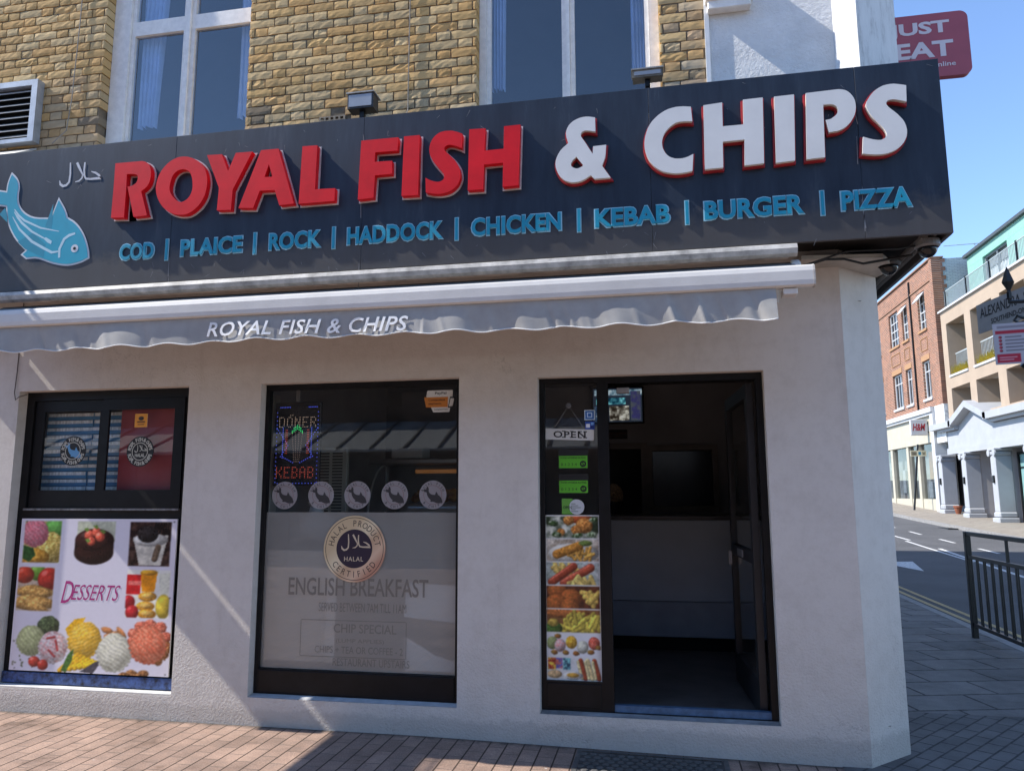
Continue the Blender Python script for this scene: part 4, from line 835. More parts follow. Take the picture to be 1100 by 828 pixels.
bp = [(-0.655,2.778),(-0.70,2.774),(-0.714,2.783),(-0.717,2.81),(-0.716,2.865),(-0.708,2.893),(-0.69,2.905),(-0.655,2.900),(-0.645,2.86),(-0.645,2.80)]
part('front_bar', MB().xprism(bp, -4.80, 0.914), m_alu, aw)
part('bar_end_cap', MB().xprism([(y*1.0, z_) for y, z_ in offset_loop(bp, 0.002)], 0.9145, 0.924), m_alu_dirty, aw)
part('awning_fabric', MB().add([(-4.80,-0.65,2.895),(0.86,-0.65,2.895),(0.86,-0.40,3.011),(-4.80,-0.40,3.011)], [(0,1,2,3)]), M('awning_cloth', (0.16,0.165,0.175), 0.85, 0.1, 20), aw)
for x in (-4.6, 0.78):
    a_ = MB(); a_.bbox(x-.03,x+.05,-0.69,-0.60,2.735,2.772,0.004); a_.tube([(x,-0.64,2.80),(x-0.25,-0.34,2.88),(x,-0.02,2.93)], 0.022, 8); a_.bbox(x-.05,x+.05,-0.03,-0.002,2.85,3.0,0.004)
    part('folding_arm', a_, m_alu, aw)
va = MB(); va.c = None; nx_, nz_ = 560, 14; x0, x1 = -4.81, 0.708; rr = random.Random(9)
folds = [(rr.uniform(x0,x1), rr.uniform(.03,.10), rr.uniform(-.009,.009)) for _ in range(60)] + [(rr.uniform(x0,x1), rr.uniform(.015,.03), rr.uniform(-.010,.010)) for _ in range(46)]
folds += [(0.10,0.02,-0.012),(-0.62,0.015,0.012),(-2.10,0.02,0.013)]
def val(x, t):
    y = -0.693 - 0.010*t
    for c, s_, a_ in folds:
        d = (x - c - 0.06*(t-0.3))/s_
        if abs(d) < 3.2: y += (0.4 if -2.98 < x < -1.42 else 1.0)*a_*math.exp(-d*d)*min(1, 0.35+t)*(0.4+0.6*t)
    return y + 0.010*math.sin(x*5.7)*t + 0.006*math.sin(x*13+1)*t
def vbot(x): return 2.603 - 0.0095*math.cos((x+0.02)*2*math.pi/0.335) + 0.004*math.sin(x*2.1) - 0.016*max(0, (x+1)/1.7)
for j in range(nz_+1):
    t = j/nz_
    for i in range(nx_+1):
        x = x0+(x1-x0)*i/nx_; z1_ = 2.776; zb = vbot(x); va.v.append((x, val(x, t), z1_+(zb-z1_)*t))
va.f = [(j*(nx_+1)+i, (j+1)*(nx_+1)+i, (j+1)*(nx_+1)+i+1, j*(nx_+1)+i+1) for j in range(nz_) for i in range(nx_)]
vl = part('valance', va, M('grey_awning_cloth', (0.335,0.328,0.315), 0.75, 0.10, 9, 0.25, 220), aw, smooth=True, fix=False)
pp = MB(); pts = [(x0+(x1-x0)*i/300, val(x0+(x1-x0)*i/300, 1.0), vbot(x0+(x1-x0)*i/300)) for i in range(301)]
pp.tube(pts, 0.0045, 6); part('piping', pp, M('white_piping', (0.66,0.66,0.65), 0.7, 0.05), vl, smooth=True)
tx = text('ROYAL FISH & CHIPS', -2.905, 2.640, 1.40, 0.098, 0, 0.014, 0, 0.22, 1.06)
tx.v = [(p[0], val(p[0], (2.776-p[2])/(2.776-vbot(p[0])))-0.011, p[2] - 0.022*(p[0]+2.9)/1.4) for p in tx.v]
part('lettering', tx, M('white_print', (0.80,0.80,0.80), 0.7, 0.02), vl, fix=False)

# unseen sun blockers, added past the left end of the sign for their shadows
nb = thing('shadow_ledge', (-5.56,-0.2,3.0), 'thin grey ledge out of view, added to shade the wall, left of the long sign', 'sun blocker')
part('shelf', MB().bbox(-5.78,-5.345,-0.44,-0.003,3.0,3.06,0.004), m_alu_dirty, nb)
for x in (-5.72,-5.42): part('bracket', MB().xprism([(-0.40,2.998),(-0.003,2.998),(-0.003,2.75)], x-.01, x+.01), m_alu_dirty, nb)
hb = thing('shadow_board', (-6.2,-0.9,4.0), 'dark board out of view, added to shade the sign and pavement, left of the shop', 'hanging sign')
part('board', MB().bbox(-6.22,-6.18,-1.36,-0.50,4.00,4.75,0.006), m_darkgrey, hb); part('bracket', MB().tube([(-6.2,-0.003,4.82),(-6.2,-1.34,4.82)], 0.018, 8).tube([(-6.2,-0.9,4.82),(-6.2,-0.9,4.74)], 0.01, 6).tube([(-6.2,-0.6,4.82),(-6.2,-0.6,4.74)], 0.01, 6), m_dark, hb)

# ================================================================== fittings on the front
vt = thing('wall_vent', (-5.28,-0.02,4.53), 'grey louvred metal vent in the brick wall beside the sash window', 'wall vent')
part('vent_frame', outline([[(-5.62,4.53),(-5.03,4.53),(-5.03,5.085),(-5.62,5.085)],[(-5.575,4.565),(-5.575,5.035),(-5.085,5.035),(-5.085,4.565)]], -0.075, 0.072), M('galvanised', (0.42,0.44,0.46), 0.45, 0.2, 9, metal=0.4), vt)
for k in range(8):
    z_ = 4.585+k*0.057; part('louvre_blade', MB().add([(-5.574,-0.068,z_),(-5.086,-0.068,z_),(-5.086,-0.022,z_+0.04),(-5.574,-0.022,z_+0.04),(-5.574,-0.066,z_-.004),(-5.086,-0.066,z_-.004),(-5.086,-0.02,z_+.036),(-5.574,-0.02,z_+.036)], [(0,1,2,3),(4,7,6,5),(0,4,5,1),(2,6,7,3)]), bpy.data.materials['galvanised'], vt)
part('vent_back', MB().box(-5.574,-5.086,-0.016,-0.0125,4.566,5.034), m_dark, vt)

def flood(x, y, z, w_, h, label, tilt, headmat, name='floodlight'):
    f = thing(name, (x, y, z), label, 'floodlight', 'floodlights above the sign')
    part('mount', MB().bbox(x-.035,x+.035,y-.03,y+.03,z,z+.012,.003).tube([(x,y,z+.01),(x,y,z+0.10)], 0.013, 8).bbox(x-.018,x+.018,y-.02,y+.02,z+0.06,z+0.12,.004), m_dark, f)
    m = MB(); ca, sa = math.cos(tilt), math.sin(tilt); hz = z+0.12
    T = lambda a, b, c: (x+a, y+b*ca-c*sa, hz+b*sa+c*ca)
    def tb_(m, a0,a1,b0,b1,c0,c1): return m.add([T(a,b,c) for c in (c0,c1) for b in (b0,b1) for a in (a0,a1)], [(0,2,3,1),(4,5,7,6),(0,1,5,4),(1,3,7,5),(3,2,6,7),(2,0,4,6)])
    tb_(m, -w_/2,w_/2,-0.05,0.05,0,h); part('lamp_body', m, headmat, f)
    m = MB()
    for k in range(7): u = -w_/2+.014+k*(w_-.028)/6; tb_(m, u-.004,u+.004,0.051,0.078,0.012,h-.012)
    part('cooling_fins', m, m_dark, f)
    m = MB(); tb_(m, -w_/2+.012,w_/2-.012,-0.056,-0.0505,0.012,h-.012); part('lamp_glass', m, M('lamp_glass_'+name, (0.35,0.37,0.40), 0.15, 0.1), f)
    m = MB(); tb_(m, -w_/2-.008,w_/2+.008,-0.06,0.085,h+.001,h+.010); part('lamp_top', m, M('weathered_lid', (0.36,0.36,0.34), 0.6, 0.3, 12), f)
    return f
flood(-2.06,-0.20,4.295,0.20,0.115,'black floodlight with cooling fins standing on the sign between the sash windows', R(0), M('black_lamp_metal', (0.03,0.032,0.036), 0.45, 0.3))
flood(0.02,-0.24,4.285,0.20,0.05,'flat grey floodlight on a short stalk below the right sash window', R(4), M('grey_lamp_metal', (0.20,0.19,0.16), 0.6, 0.3, 12))

for i, (x, y, lab) in enumerate(((1.545,0.05,'dark dome camera under the sign nearest the painted wall corner'),(1.665,-0.30,'dark dome camera under the outer corner of the sign with pale rim'))):
    c = thing('security_camera', (x,y,3.05), lab, 'camera', 'dome cameras under the sign')
    part('camera_base', MB().lathe([(0.02,0.075),(0.072,0.075),(0.072,0.04),(0.064,0.03),(0.03,0.03)], (x,y,3.05), 22), M('camera_shell%d' % i, (0.05,0.05,0.055) if i == 0 else (0.16,0.16,0.165), 0.4, 0.1), c)
    part('camera_dome', MB().lathe([(0.056*math.cos(a_), 0.029-0.06*math.sin(a_)) for a_ in [k*math.pi/2/7 for k in range(7)]] + [(0.004,-0.031)], (x,y,3.05), 22), M('smoked_dome', (0.008,0.008,0.009), 0.08, 0.1), c, smooth=True)
lc = MB(); lc.tube([(0.98,-0.30,3.02),(1.08,-0.27,3.055),(1.2,-0.24,3.06),(1.32,-0.2,3.035),(1.42,-0.19,3.05),(1.55,-0.12,3.085),(1.62,-0.18,3.08)], 0.008, 6); lc.tube([(0.9,-0.36,2.99),(1.0,-0.3,3.03),(1.2,-0.3,3.09),(1.5,-0.32,3.08),(1.66,-0.30,3.11)], 0.006, 6)
solo('loose_cable', lc, M('black_cable', (0.012,0.012,0.012), 0.6, 0.2), 'black cable sagging under the sign towards the dome cameras', 'cable', smooth=True)

# projecting takeaway sign on the side wall
pj = thing('projecting_sign', (2.03,0.42,4.6), 'faded pink rounded sign projecting past the upper corner of the shop', 'projecting sign')
def rrect(x0, x1, z0, z1, r, n=6):
    out = []
    for cx, cz, a0 in ((x1-r,z0+r,-90),(x1-r,z1-r,0),(x0+r,z1-r,90),(x0+r,z0+r,180)):
        out += [(cx+r*math.cos(R(a0+90*k/n)), cz+r*math.sin(R(a0+90*k/n))) for k in range(n+1)]
    return out
m_pink = M('faded_red_acrylic', (0.40,0.085,0.11), 0.45, 0.08, 5)
part('sign_face', outline([rrect(1.75,2.305,4.565,5.06,0.055)], 0.40, 0.05), m_pink, pj)
m_pinktxt = M('pale_pink_vinyl', (0.72,0.64,0.66), 0.5, 0.05)
part('lettering', text('JUST', 1.768,4.875,0.412,0.125,0.3985,0.035,0.001), m_pinktxt, pj); part('lettering', text('EAT', 1.806,4.718,0.389,0.125,0.3985,0.035,0.001), m_pinktxt, pj)
part('lettering', text('order online', 1.88,4.640,0.32,0.036,0.3985,0.01,0.001), m_pinktxt, pj)
part('sign_bracket', MB().tube([(1.70,0.425,4.95),(1.76,0.425,4.95)],0.015,8).tube([(1.70,0.425,4.68),(1.76,0.425,4.68)],0.015,8), m_dark, pj)

# ================================================================== posters and stickers
# dessert poster: a flat printed panel (its pictures are print)
P_ = Print(643, 650, 0.36, (226,222,232))
def cell(x0, y0, x1, y1, c, c2=None, tex=.15): P_.window(x0,y0,x1,y1); P_.rect(x0,y0,x1,y1,c,tex,18,c2)
cell(18,12,172,192,(222,190,120),(170,190,90)); P_.ball(150,40,48,40,(120,190,90),.15,8); P_.ball(132,130,62,70,(236,200,96),.45,6,(250,226,150),wob=.08); P_.ball(60,168,70,38,(242,170,60),.3,8,(250,200,90)); P_.scoop(62,62,56,60,(226,126,136),(240,176,180),.8,.1,5); P_.poly([(18,118),(60,130),(72,160),(45,190),(18,175)],(45,90,40),.4,6)
P_.window(232,12,400,200); P_.rect(240,12,396,100,(196,200,176),.12,30)
P_.ball(313,140,80,58,(46,26,24),.2,6); P_.rect(233,92,393,150,(40,24,22),.25,6); P_.ball(313,150,80,46,(52,30,26),.3,5); P_.ball(313,92,80,48,(66,38,34),.2,10,gloss=.12)
for x, y, r in ((290,72,19),(318,58,18),(335,78,20),(300,98,17)): P_.ball(x,y,r,r*1.1,(226,90,70),.3,4,(240,130,100),gloss=.2)
for x, y in ((278,50),(345,58),(316,38),(285,96)): P_.poly([(x-12,y-6),(x+2,y-10),(x+13,y+2),(x+1,y+9)],(120,150,70),.3,4)
cell(455,14,620,200,(44,28,28),(78,56,48),.4)
for k in range(7): P_.cap(560+k*10,14,548+k*12,90,3,(20,16,16)); 
P_.poly([(470,78),(610,70),(585,198),(500,198)],(214,208,192),.15,20); P_.ball(540,90,70,28,(236,232,220),.2,8); P_.ball(528,66,42,36,(40,34,34),.5,5,(70,64,62)); P_.ball(530,66,24,20,(52,46,46),.4,4); P_.cap(572,120,560,170,12,(120,100,80),.5)
cell(8,212,158,398,(214,196,176),(190,160,130)); P_.ball(88,236,36,34,(120,170,60),.2,8,gloss=.15); P_.ball(34,246,40,36,(206,66,44),.2,10,gloss=.2); P_.ball(136,262,46,48,(196,52,40),.2,10,gloss=.25)
for k, (x, y) in enumerate(((60,312),(108,322),(70,352),(118,362),(40,372),(90,385))): P_.ball(x,y,60,22,(206,150,74),.4,6,(232,190,116),ang=-.15+.1*k,wob=.12)
cell(456,216,628,414,(238,236,226),None,.05); P_.rect(456,236,512,318,(206,30,36),.15,10); P_.rect(462,262,516,280,(236,120,110),.2,6)
P_.poly([(510,226),(576,226),(568,306),(518,306)],(240,150,22),.08,10); P_.ball(543,226,33,12,(246,176,50),.1,6); P_.poly([(582,232),(628,226),(624,316),(590,316)],(226,226,206),.1,10)
for x, y in ((542,326),(536,366),(544,398)): P_.ball(x,y,36,20,(246,160,40),.3,5,(252,190,80)); P_.ball(x,y-3,25,11,(250,196,100),.3,4)
P_.ball(468,350,26,28,(180,30,40),.3,5,gloss=.2); P_.ball(484,392,26,30,(196,40,46),.3,5,gloss=.2); P_.ball(606,366,30,50,(238,205,70),.15,8)
P_.clip = None
for k in range(60):
    x, y = random.uniform(12,120), random.uniform(520,640)
    if random.random() < .6: P_.ball(x, y, 4, 2.4, (80,90,50), .3, 3, ang=random.random()*3)
P_.ball(150,462,46,44,(74,92,60),.5,6,(110,130,80),wob=.1); P_.scoop(84,522,58,62,(192,198,146),(166,176,118),.9)
P_.scoop(176,546,58,66,(236,222,218),(226,150,146),.4,.08,1); 
for x0_,y0_,x1_,y1_ in ((150,512,180,505),(186,520,196,560),(160,560,185,585)): P_.cap(x0_,y0_,x1_,y1_,4.5,(206,76,74),.3)
P_.ball(104,610,24,22,(216,70,54),.2,5,gloss=.3); P_.ball(140,622,22,22,(206,64,50),.2,5,gloss=.3)
P_.poly([(222,470),(258,428),(300,420),(290,446),(235,500)],(240,182,40),.2,8); P_.scoop(304,512,66,72,(240,186,58),(250,212,110),-.5,.10,2)
for k in range(6): P_.cap(212+k*20,642-k*4,280+k*15,574+k*6,10,(240,176+k*4,46),.3,4)
P_.poly([(216,640),(240,575),(262,550),(258,600),(235,650)],(70,110,50),.4,6); P_.poly([(292,644),(350,602),(382,590),(345,650)],(74,72,80),.4,6)
for x,y,a in ((392,470,.3),(420,486,-.4),(448,478,.8),(404,494,0)): P_.ball(x,y,26,12,(222,152,92),.5,4,(186,108,62),ang=a,wob=.2)
P_.scoop(425,558,68,78,(228,226,206),(206,204,178),.5,.08,3)
for x,y in ((500,480),(525,450),(560,442),(600,452),(622,490),(500,510)): P_.ball(x,y,26,22,(216,104,80),.4,5,(240,150,120),wob=.2)
for x,y in ((606,520),(618,556),(596,580),(628,530)): P_.ball(x,y,20,26,(168,100,54),.6,5,(206,150,100),wob=.25)
P_.scoop(556,522,70,76,(228,116,84),(244,168,134),.7,.09,4)
for x, y in ((498,640),(524,652),(545,640),(470,652)): P_.ball(x,y,22,14,(150,100,60),.6,5,(190,140,90),wob=.2)
for sx in (24, 325, 630):
    for sy in (14, 330, 640): P_.ball(sx if sx != 325 else 325, sy, 2.6, 2.6, (70,70,72), 0, 3) if sx != 325 else None
m_print = attr_mat('gloss_print', 0.22, 0, spec=0.5); m_print_dull = attr_mat('matt_print', 0.5, 0)
P_.finish(5.0, 0.24)
po = thing('dessert_poster', (-4.25,0.07,0.28), 'white dessert poster with ice cream scoops, cake and fruit below the serving window', 'poster')
part('printed_panel', P_.build(-4.925,-3.562,0.285,1.425,0.058,0.012), m_print, po)
part('lettering', text('D', -4.515,0.79,0.105,0.165,0.0565,0.0,0.0,0.35), M('magenta_print', (0.42,0.03,0.20), 0.4, 0.1), po, fix=False)
part('lettering', text('ESSERTS', -4.43,0.815,0.425,0.115,0.0565,-0.002,0.0,0.42), bpy.data.materials['magenta_print'], po, fix=False)

F_ = Print(100, 290, 0.95, (232,230,226)); bnd = [1.5+i*41.3 for i in range(8)]
def pic(i, c, c2=None, tex=.15): F_.window(2.5,bnd[i]+1.2,97.5,bnd[i+1]-1.2); F_.rect(0,bnd[i],100,bnd[i+1],c,tex,12,c2); return bnd[i]
y0 = pic(0,(60,74,52),(206,206,190),.3); F_.ball(62,y0+6,26,8,(190,90,50),.2,4)
for x, y, r in ((44,8,9),(72,18,14),(58,26,9),(30,30,7)): F_.ball(x,y0+y,r*1.1,r,(206,128,62),.4,3,(230,170,96),wob=.1)
for x, y in ((16,14),(22,34),(86,34),(60,36),(90,8)): F_.ball(x,y0+y,9,5,(70,100,50),.5,3,(220,220,206),wob=.2)
y0 = pic(1,(176,160,138),(210,200,184)); F_.ball(52,y0+26,46,18,(226,222,210),.05,9); F_.fries(48,y0+22,84,y0+36,16,(226,168,80),16,2.8,4); F_.cap(22,y0+28,62,y0+13,8,(222,150,66),.4,3); F_.ball(74,y0+8,12,5,(120,140,70),.4,4)
y0 = pic(2,(206,212,206),(150,160,150)); F_.fries(20,y0+8,60,y0+20,10,(236,200,110),18,4,8); F_.cap(12,y0+36,52,y0+8,7,(176,74,50),.2,4,gloss=.15); F_.cap(34,y0+38,82,y0+10,7.5,(186,82,56),.2,4,gloss=.15); F_.fries(50,y0+33,90,y0+38,10,(238,206,116),16,4,9)
y0 = pic(3,(120,60,36),(70,36,24),.3)
for x, y, r in ((22,10,15),(46,22,16),(20,32,17),(44,36,14)): F_.ball(x,y0+y,r*1.15,r,(196,112,54),.45,3,(150,74,36),wob=.12)
for k in range(7): F_.cap(66+k*5,y0+12+(k%3)*8,92-k*2,y0+18+(k%4)*6,4.5,(238,196,96),.15)
y0 = pic(4,(150,104,60),(120,74,44),.3); F_.ball(40,y0+6,40,10,(190,110,56),.4,3,wob=.1); F_.fries(36,y0+14,96,y0+38,34,(232,206,84),22,3.4,6); F_.ball(14,y0+34,16,11,(60,110,40),.4,3,(90,140,60),wob=.15); F_.ball(14,y0+24,10,7,(206,176,80),.3,3)
y0 = pic(5,(232,230,230),None,.03)
for x, y, c, c2 in ((12,18,(168,178,120),(130,146,90)),(26,22,(230,216,214),(206,110,104)),(46,16,(238,178,50),(250,206,96)),(66,24,(224,222,202),(200,198,176)),(86,17,(224,96,76),(240,140,116))): F_.ball(x,y0+y,10,11,c,.25,2.5,c2,wob=.05)
for x, y in ((16,34),(36,34),(54,35),(80,32),(94,24),(22,6)): F_.ball(x,y0+y,6,4,(190,110,50),.5,2.5,(90,110,50),wob=.2)
y0 = pic(6,(228,226,222),None,.05); F_.rect(4,y0+2,18,y0+22,(190,50,44),.4,4,(230,190,70)); F_.rect(18,y0+2,30,y0+20,(236,120,110),.4,4,(90,90,160)); F_.rect(31,y0+2,44,y0+22,(30,80,110),.4,4,(120,190,190))
for k in range(3): F_.cap(62+k*12,y0+6,70+k*12,y0+36,4.2,(168,70,44) if k != 1 else (236,210,150),.2); F_.cap(57+k*13,y0+8,64+k*12,y0+36,2.6,(240,220,160),.1)
F_.ball(16,y0+30,13,7,(226,190,140),.2,4); F_.ball(48,y0+32,18,7,(240,236,226),.05,5); F_.ball(48,y0+31,11,4,(226,170,70),.2,4)
F_.finish(1.6, 0.42)
fs = F_.build(-0.768,-0.392,0.374,1.460,0.0985,0.003)
solo('food_poster', fs, m_print, 'tall strip poster of seven food pictures beside the open doorway', 'poster', fix=True)

def ring_text(m, top, bot, cx, cz, r, h, y, bold=0.0, ta=62, ba=58):
    arc_text(m, top, cx, cz, r, h, y, -ta, ta, bold); arc_text(m, bot, cx, cz, r, h, y, 180+ba, 180-ba, bold, True); return m
def mini_fish(m, cx, cz, k, y):
    mx = sum(p[0] for p in fish_l)/len(fish_l); mz = sum(p[1] for p in fish_l)/len(fish_l)
    return m.add([((p[0]-mx)*k+cx, y, (p[1]-mz)*k+cz) for p in fish_l], [tuple(range(len(fish_l)))])
m_black_v = M('black_vinyl', (0.012,0.012,0.013), 0.4, 0.1); m_cream_v = M('cream_vinyl', (0.55,0.54,0.46), 0.5, 0.08)
for cx, cz, yy, kind in ((-4.56,1.955,0.111,'fish'),(-3.94,1.940,0.086,'halal')):
    lab = 'round black sticker with a blue fish on the left sliding pane' if kind == 'fish' else 'round black sticker with Arabic writing on the red backed pane'
    s = thing('round_sticker', (cx,yy,cz-0.12), lab, 'sticker', 'round stickers on the serving window')
    part('disc', MB().disc(cx,cz,0.118,yy,40,0.001), m_black_v, s)
    part('ring', MB().ring(cx,cz,0.064,0.070,yy-0.0015), m_cream_v, s)
    part('lettering', ring_text(MB(),'ROYAL FISH & CHIPS','ROYAL FISH & CHIPS',cx,cz,0.094,0.030,yy-0.0020,0.03,78,72), m_cream_v, s, fix=False)
    if kind == 'fish': part('emblem', mini_fish(MB(),cx,cz,0.16,yy-0.0022), M('sky_blue_vinyl', (0.12,0.33,0.58), 0.5, 0.08), s, fix=False)
    else:
        e = MB(); arabic(e,cx+.004,cz+0.018,0.30,yy-0.0022,1.3); t_ = text('HALAL',cx-0.043,cz-0.042,0.086,0.027,yy-0.0022,0.03,0); e.add(t_.v,t_.f); part('emblem', e, m_cream_v, s, fix=False)
ys = Print(20,20,1.2,(232,170,70)); ys.rect(1,1,19,19,(226,150,40),.05,5); ys.ball(10,7,4,3,(50,34,20),.2,3); ys.rect(4,11,16,13,(80,50,20)); ys.rect(5,15,15,16.3,(110,70,30))
solo('square_sticker', ys.build(-4.005,-3.895,2.13,2.235,0.086,0.002), m_print_dull, 'small square orange sticker at the top of the right sliding pane', 'sticker')

def film_disc():
    m, t, b, o = nodes('translucent_sticker'); t.nodes.remove(b)
    d = t.nodes.new('ShaderNodeBsdfDiffuse'); d.inputs[0].default_value = (0.36,0.335,0.34,1); tr = t.nodes.new('ShaderNodeBsdfTransparent')
    c = t.nodes.new('ShaderNodeMixShader'); c.inputs[0].default_value = 0.22; t.links.new(d.outputs[0], c.inputs[1]); t.links.new(tr.outputs[0], c.inputs[2]); t.links.new(c.outputs[0], o.inputs[0]); return m
m_fd = film_disc(); m_fl = M('dark_grey_print', (0.03,0.028,0.03), 0.5, 0.1); m_fr = M('dull_red_print', (0.20,0.07,0.07), 0.5, 0.1)
LBS = ['grey fish sticker below the LED sign, first from the left in the row of five','grey fish sticker, second from the left in the row of five on the window','grey fish sticker in the middle of the row of five on the display window','grey fish sticker, second from the right in the row of five on the window','grey fish sticker at the right end of the row of five, beside the frame']
for i, cx in enumerate((-2.716,-2.428,-2.145,-1.860,-1.574)):
    cz = 1.600; yy = 0.0985
    s = thing('fish_sticker', (cx,yy,cz-0.1), LBS[i], 'sticker', 'row of round fish stickers on the display window')
    part('disc', MB().add([(cx+0.101*math.cos(2*math.pi*k/40), yy, cz+0.101*math.sin(2*math.pi*k/40)) for k in range(40)], [tuple(range(40))]), m_fd, s)
    part('lettering', ring_text(MB(),'ROYAL FISH','& CHIPS',cx,cz,0.083,0.019,yy-0.0008,0.01,66,48), m_fl, s, fix=False)
    part('ring', MB().ring(cx,cz,0.066,0.0685,yy-0.0006,36,0), m_fr, s, fix=False)
    part('emblem', mini_fish(MB(),cx,cz-0.004,0.155,yy-0.0009), m_fl, s, fix=False)
# gold badge
def gold_mat():
    m, t, b, o = nodes('gold_foil')
    tc = t.nodes.new('ShaderNodeTexCoord'); sp = t.nodes.new('ShaderNodeSeparateXYZ'); t.links.new(tc.outputs['Object'], sp.inputs[0])
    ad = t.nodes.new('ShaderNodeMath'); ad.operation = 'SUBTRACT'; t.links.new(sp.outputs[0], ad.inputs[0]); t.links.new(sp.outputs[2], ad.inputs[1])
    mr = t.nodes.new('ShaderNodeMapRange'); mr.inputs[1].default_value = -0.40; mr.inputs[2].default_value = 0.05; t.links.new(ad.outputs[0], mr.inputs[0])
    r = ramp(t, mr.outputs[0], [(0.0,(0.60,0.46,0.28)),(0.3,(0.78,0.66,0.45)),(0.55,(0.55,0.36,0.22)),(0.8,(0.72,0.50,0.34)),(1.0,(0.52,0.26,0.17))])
    t.links.new(r.outputs[0], b.inputs['Base Color']); setin(b, Roughness=0.4); return m
bx, bz = -2.157, 1.218; yy = 0.0985
bd = thing('certification_badge', (bx,yy,bz-0.235), 'large round gold badge with purple centre on the display window', 'sticker')
part('gold_disc', MB().disc(bx,bz,0.236,yy,56,0.0012), gold_mat(), bd)
part('dark_ring', MB().ring(bx,bz,0.2185,0.2225,yy-0.0016,56,0), m_black_v, bd, fix=False)
part('centre_disc', MB().disc(bx,bz,0.137,yy-0.0013,48,0.0008), M('purple_vinyl', (0.022,0.014,0.035), 0.4, 0.1), bd)
part('lettering', ring_text(MB(),'HALAL PRODUCT','CERTIFIED',bx,bz,0.180,0.043,yy-0.0019,0.0,78,52), M('brown_black_print', (0.05,0.035,0.03), 0.5, 0.1), bd, fix=False)
e = MB(); arabic(e,bx+.008,bz+0.035,0.62,yy-0.003,1.1); t_ = text('HALAL',bx-0.075,bz-0.088,0.145,0.032,yy-0.003,0.006,0,0,1.15); e.add(t_.v,t_.f)
part('centre_writing', e, M('pale_gold_print', (0.62,0.50,0.36), 0.45, 0.1), bd, fix=False)
# payment sticker, shaped like a till with a phone
py = thing('payment_sticker', (-1.52,0.0985,2.19), 'white and orange payment sticker at the top right of the display window', 'sticker')
part('white_shape', MB().yprism([(-1.578,2.192),(-1.458,2.192),(-1.450,2.23),(-1.435,2.26),(-1.433,2.352),(-1.625,2.352),(-1.632,2.30),(-1.600,2.24)], 0.0970, 0.0985), M('white_vinyl_sticker', (0.62,0.62,0.59), 0.5, 0.05), py)
part('orange_band', MB().yprism([(-1.632,2.228),(-1.470,2.228),(-1.468,2.302),(-1.648,2.302)], 0.0958, 0.0969), M('orange_vinyl', (0.55,0.19,0.03), 0.5, 0.08), py)
part('phone', MB().yprism([(-1.468,2.222),(-1.425,2.228),(-1.412,2.300),(-1.452,2.303)], 0.0950, 0.0957), m_black_v, py)
part('phone_screen', MB().yprism([(-1.460,2.232),(-1.432,2.236),(-1.422,2.290),(-1.448,2.292)], 0.0942, 0.0949), M('screen_white', (0.6,0.6,0.58), 0.4, 0.05), py)
e = MB()
for b_, x, z_, wd, h in (('PayPal',-1.565,2.317,0.085,0.022),('Contactless',-1.615,2.275,0.125,0.015),('payments',-1.612,2.245,0.095,0.015),('accepted here',-1.57,2.205,0.10,0.012)):
    part('lettering', text(b_,x,z_,wd,h,0.0949,0.01,0), m_black_v, py, fix=False)
# side light: open sign, ratings, small stickers
op = thing('open_sign', (-0.588,0.095,1.975), 'white OPEN sign hanging by a cord in the door side light', 'open sign')
part('board', MB().add([(-0.757,0.092,1.982),(-0.419,0.092,1.968),(-0.417,0.092,2.044),(-0.755,0.092,2.058),(-0.757,0.097,1.982),(-0.419,0.097,1.968),(-0.417,0.097,2.044),(-0.755,0.097,2.058)], [(0,1,2,3),(4,7,6,5),(0,4,5,1),(1,5,6,2),(2,6,7,3),(3,7,4,0)]), M('white_card', (0.60,0.60,0.57), 0.6, 0.06), op)
t_ = text('OPEN', -0.70,1.990,0.225,0.046,0.0914,0.02,0,0,1.15); t_.v = [(p[0], p[1], p[2]-0.04*(p[0]+0.588)*1.0) for p in t_.v]; 
for L in t_.v[:0]: pass
sf = MB(); sf.add(t_.v, t_.f)
for x in (-0.628,-0.572,-0.515,-0.478):
    for zz, w_ in ((1.990,.013),(2.032,.013)):
        z_ = zz-0.04*(x+0.588); sf.quad((x-w_,0.0912,z_-.0),(x+w_,0.0912,z_-.0005),(x+w_,0.0912,z_+.006),(x-w_,0.0912,z_+.0065))
part('lettering', sf, m_black_v, op, fix=False); part('cord', MB().tube([(-0.70,0.0975,2.052),(-0.592,0.099,2.215),(-0.480,0.0975,2.043)], 0.0018, 5), M('cord_grey', (0.25,0.25,0.25), 0.7, 0.1), op)
part('hook', MB().lathe([(0.004,0),(0.02,0.002),(0.02,0.006),(0.004,0.008)], (-0.592,0.0905,2.215), 16, 'y'), M('clear_hook', (0.12,0.12,0.13), 0.3, 0.1), op)
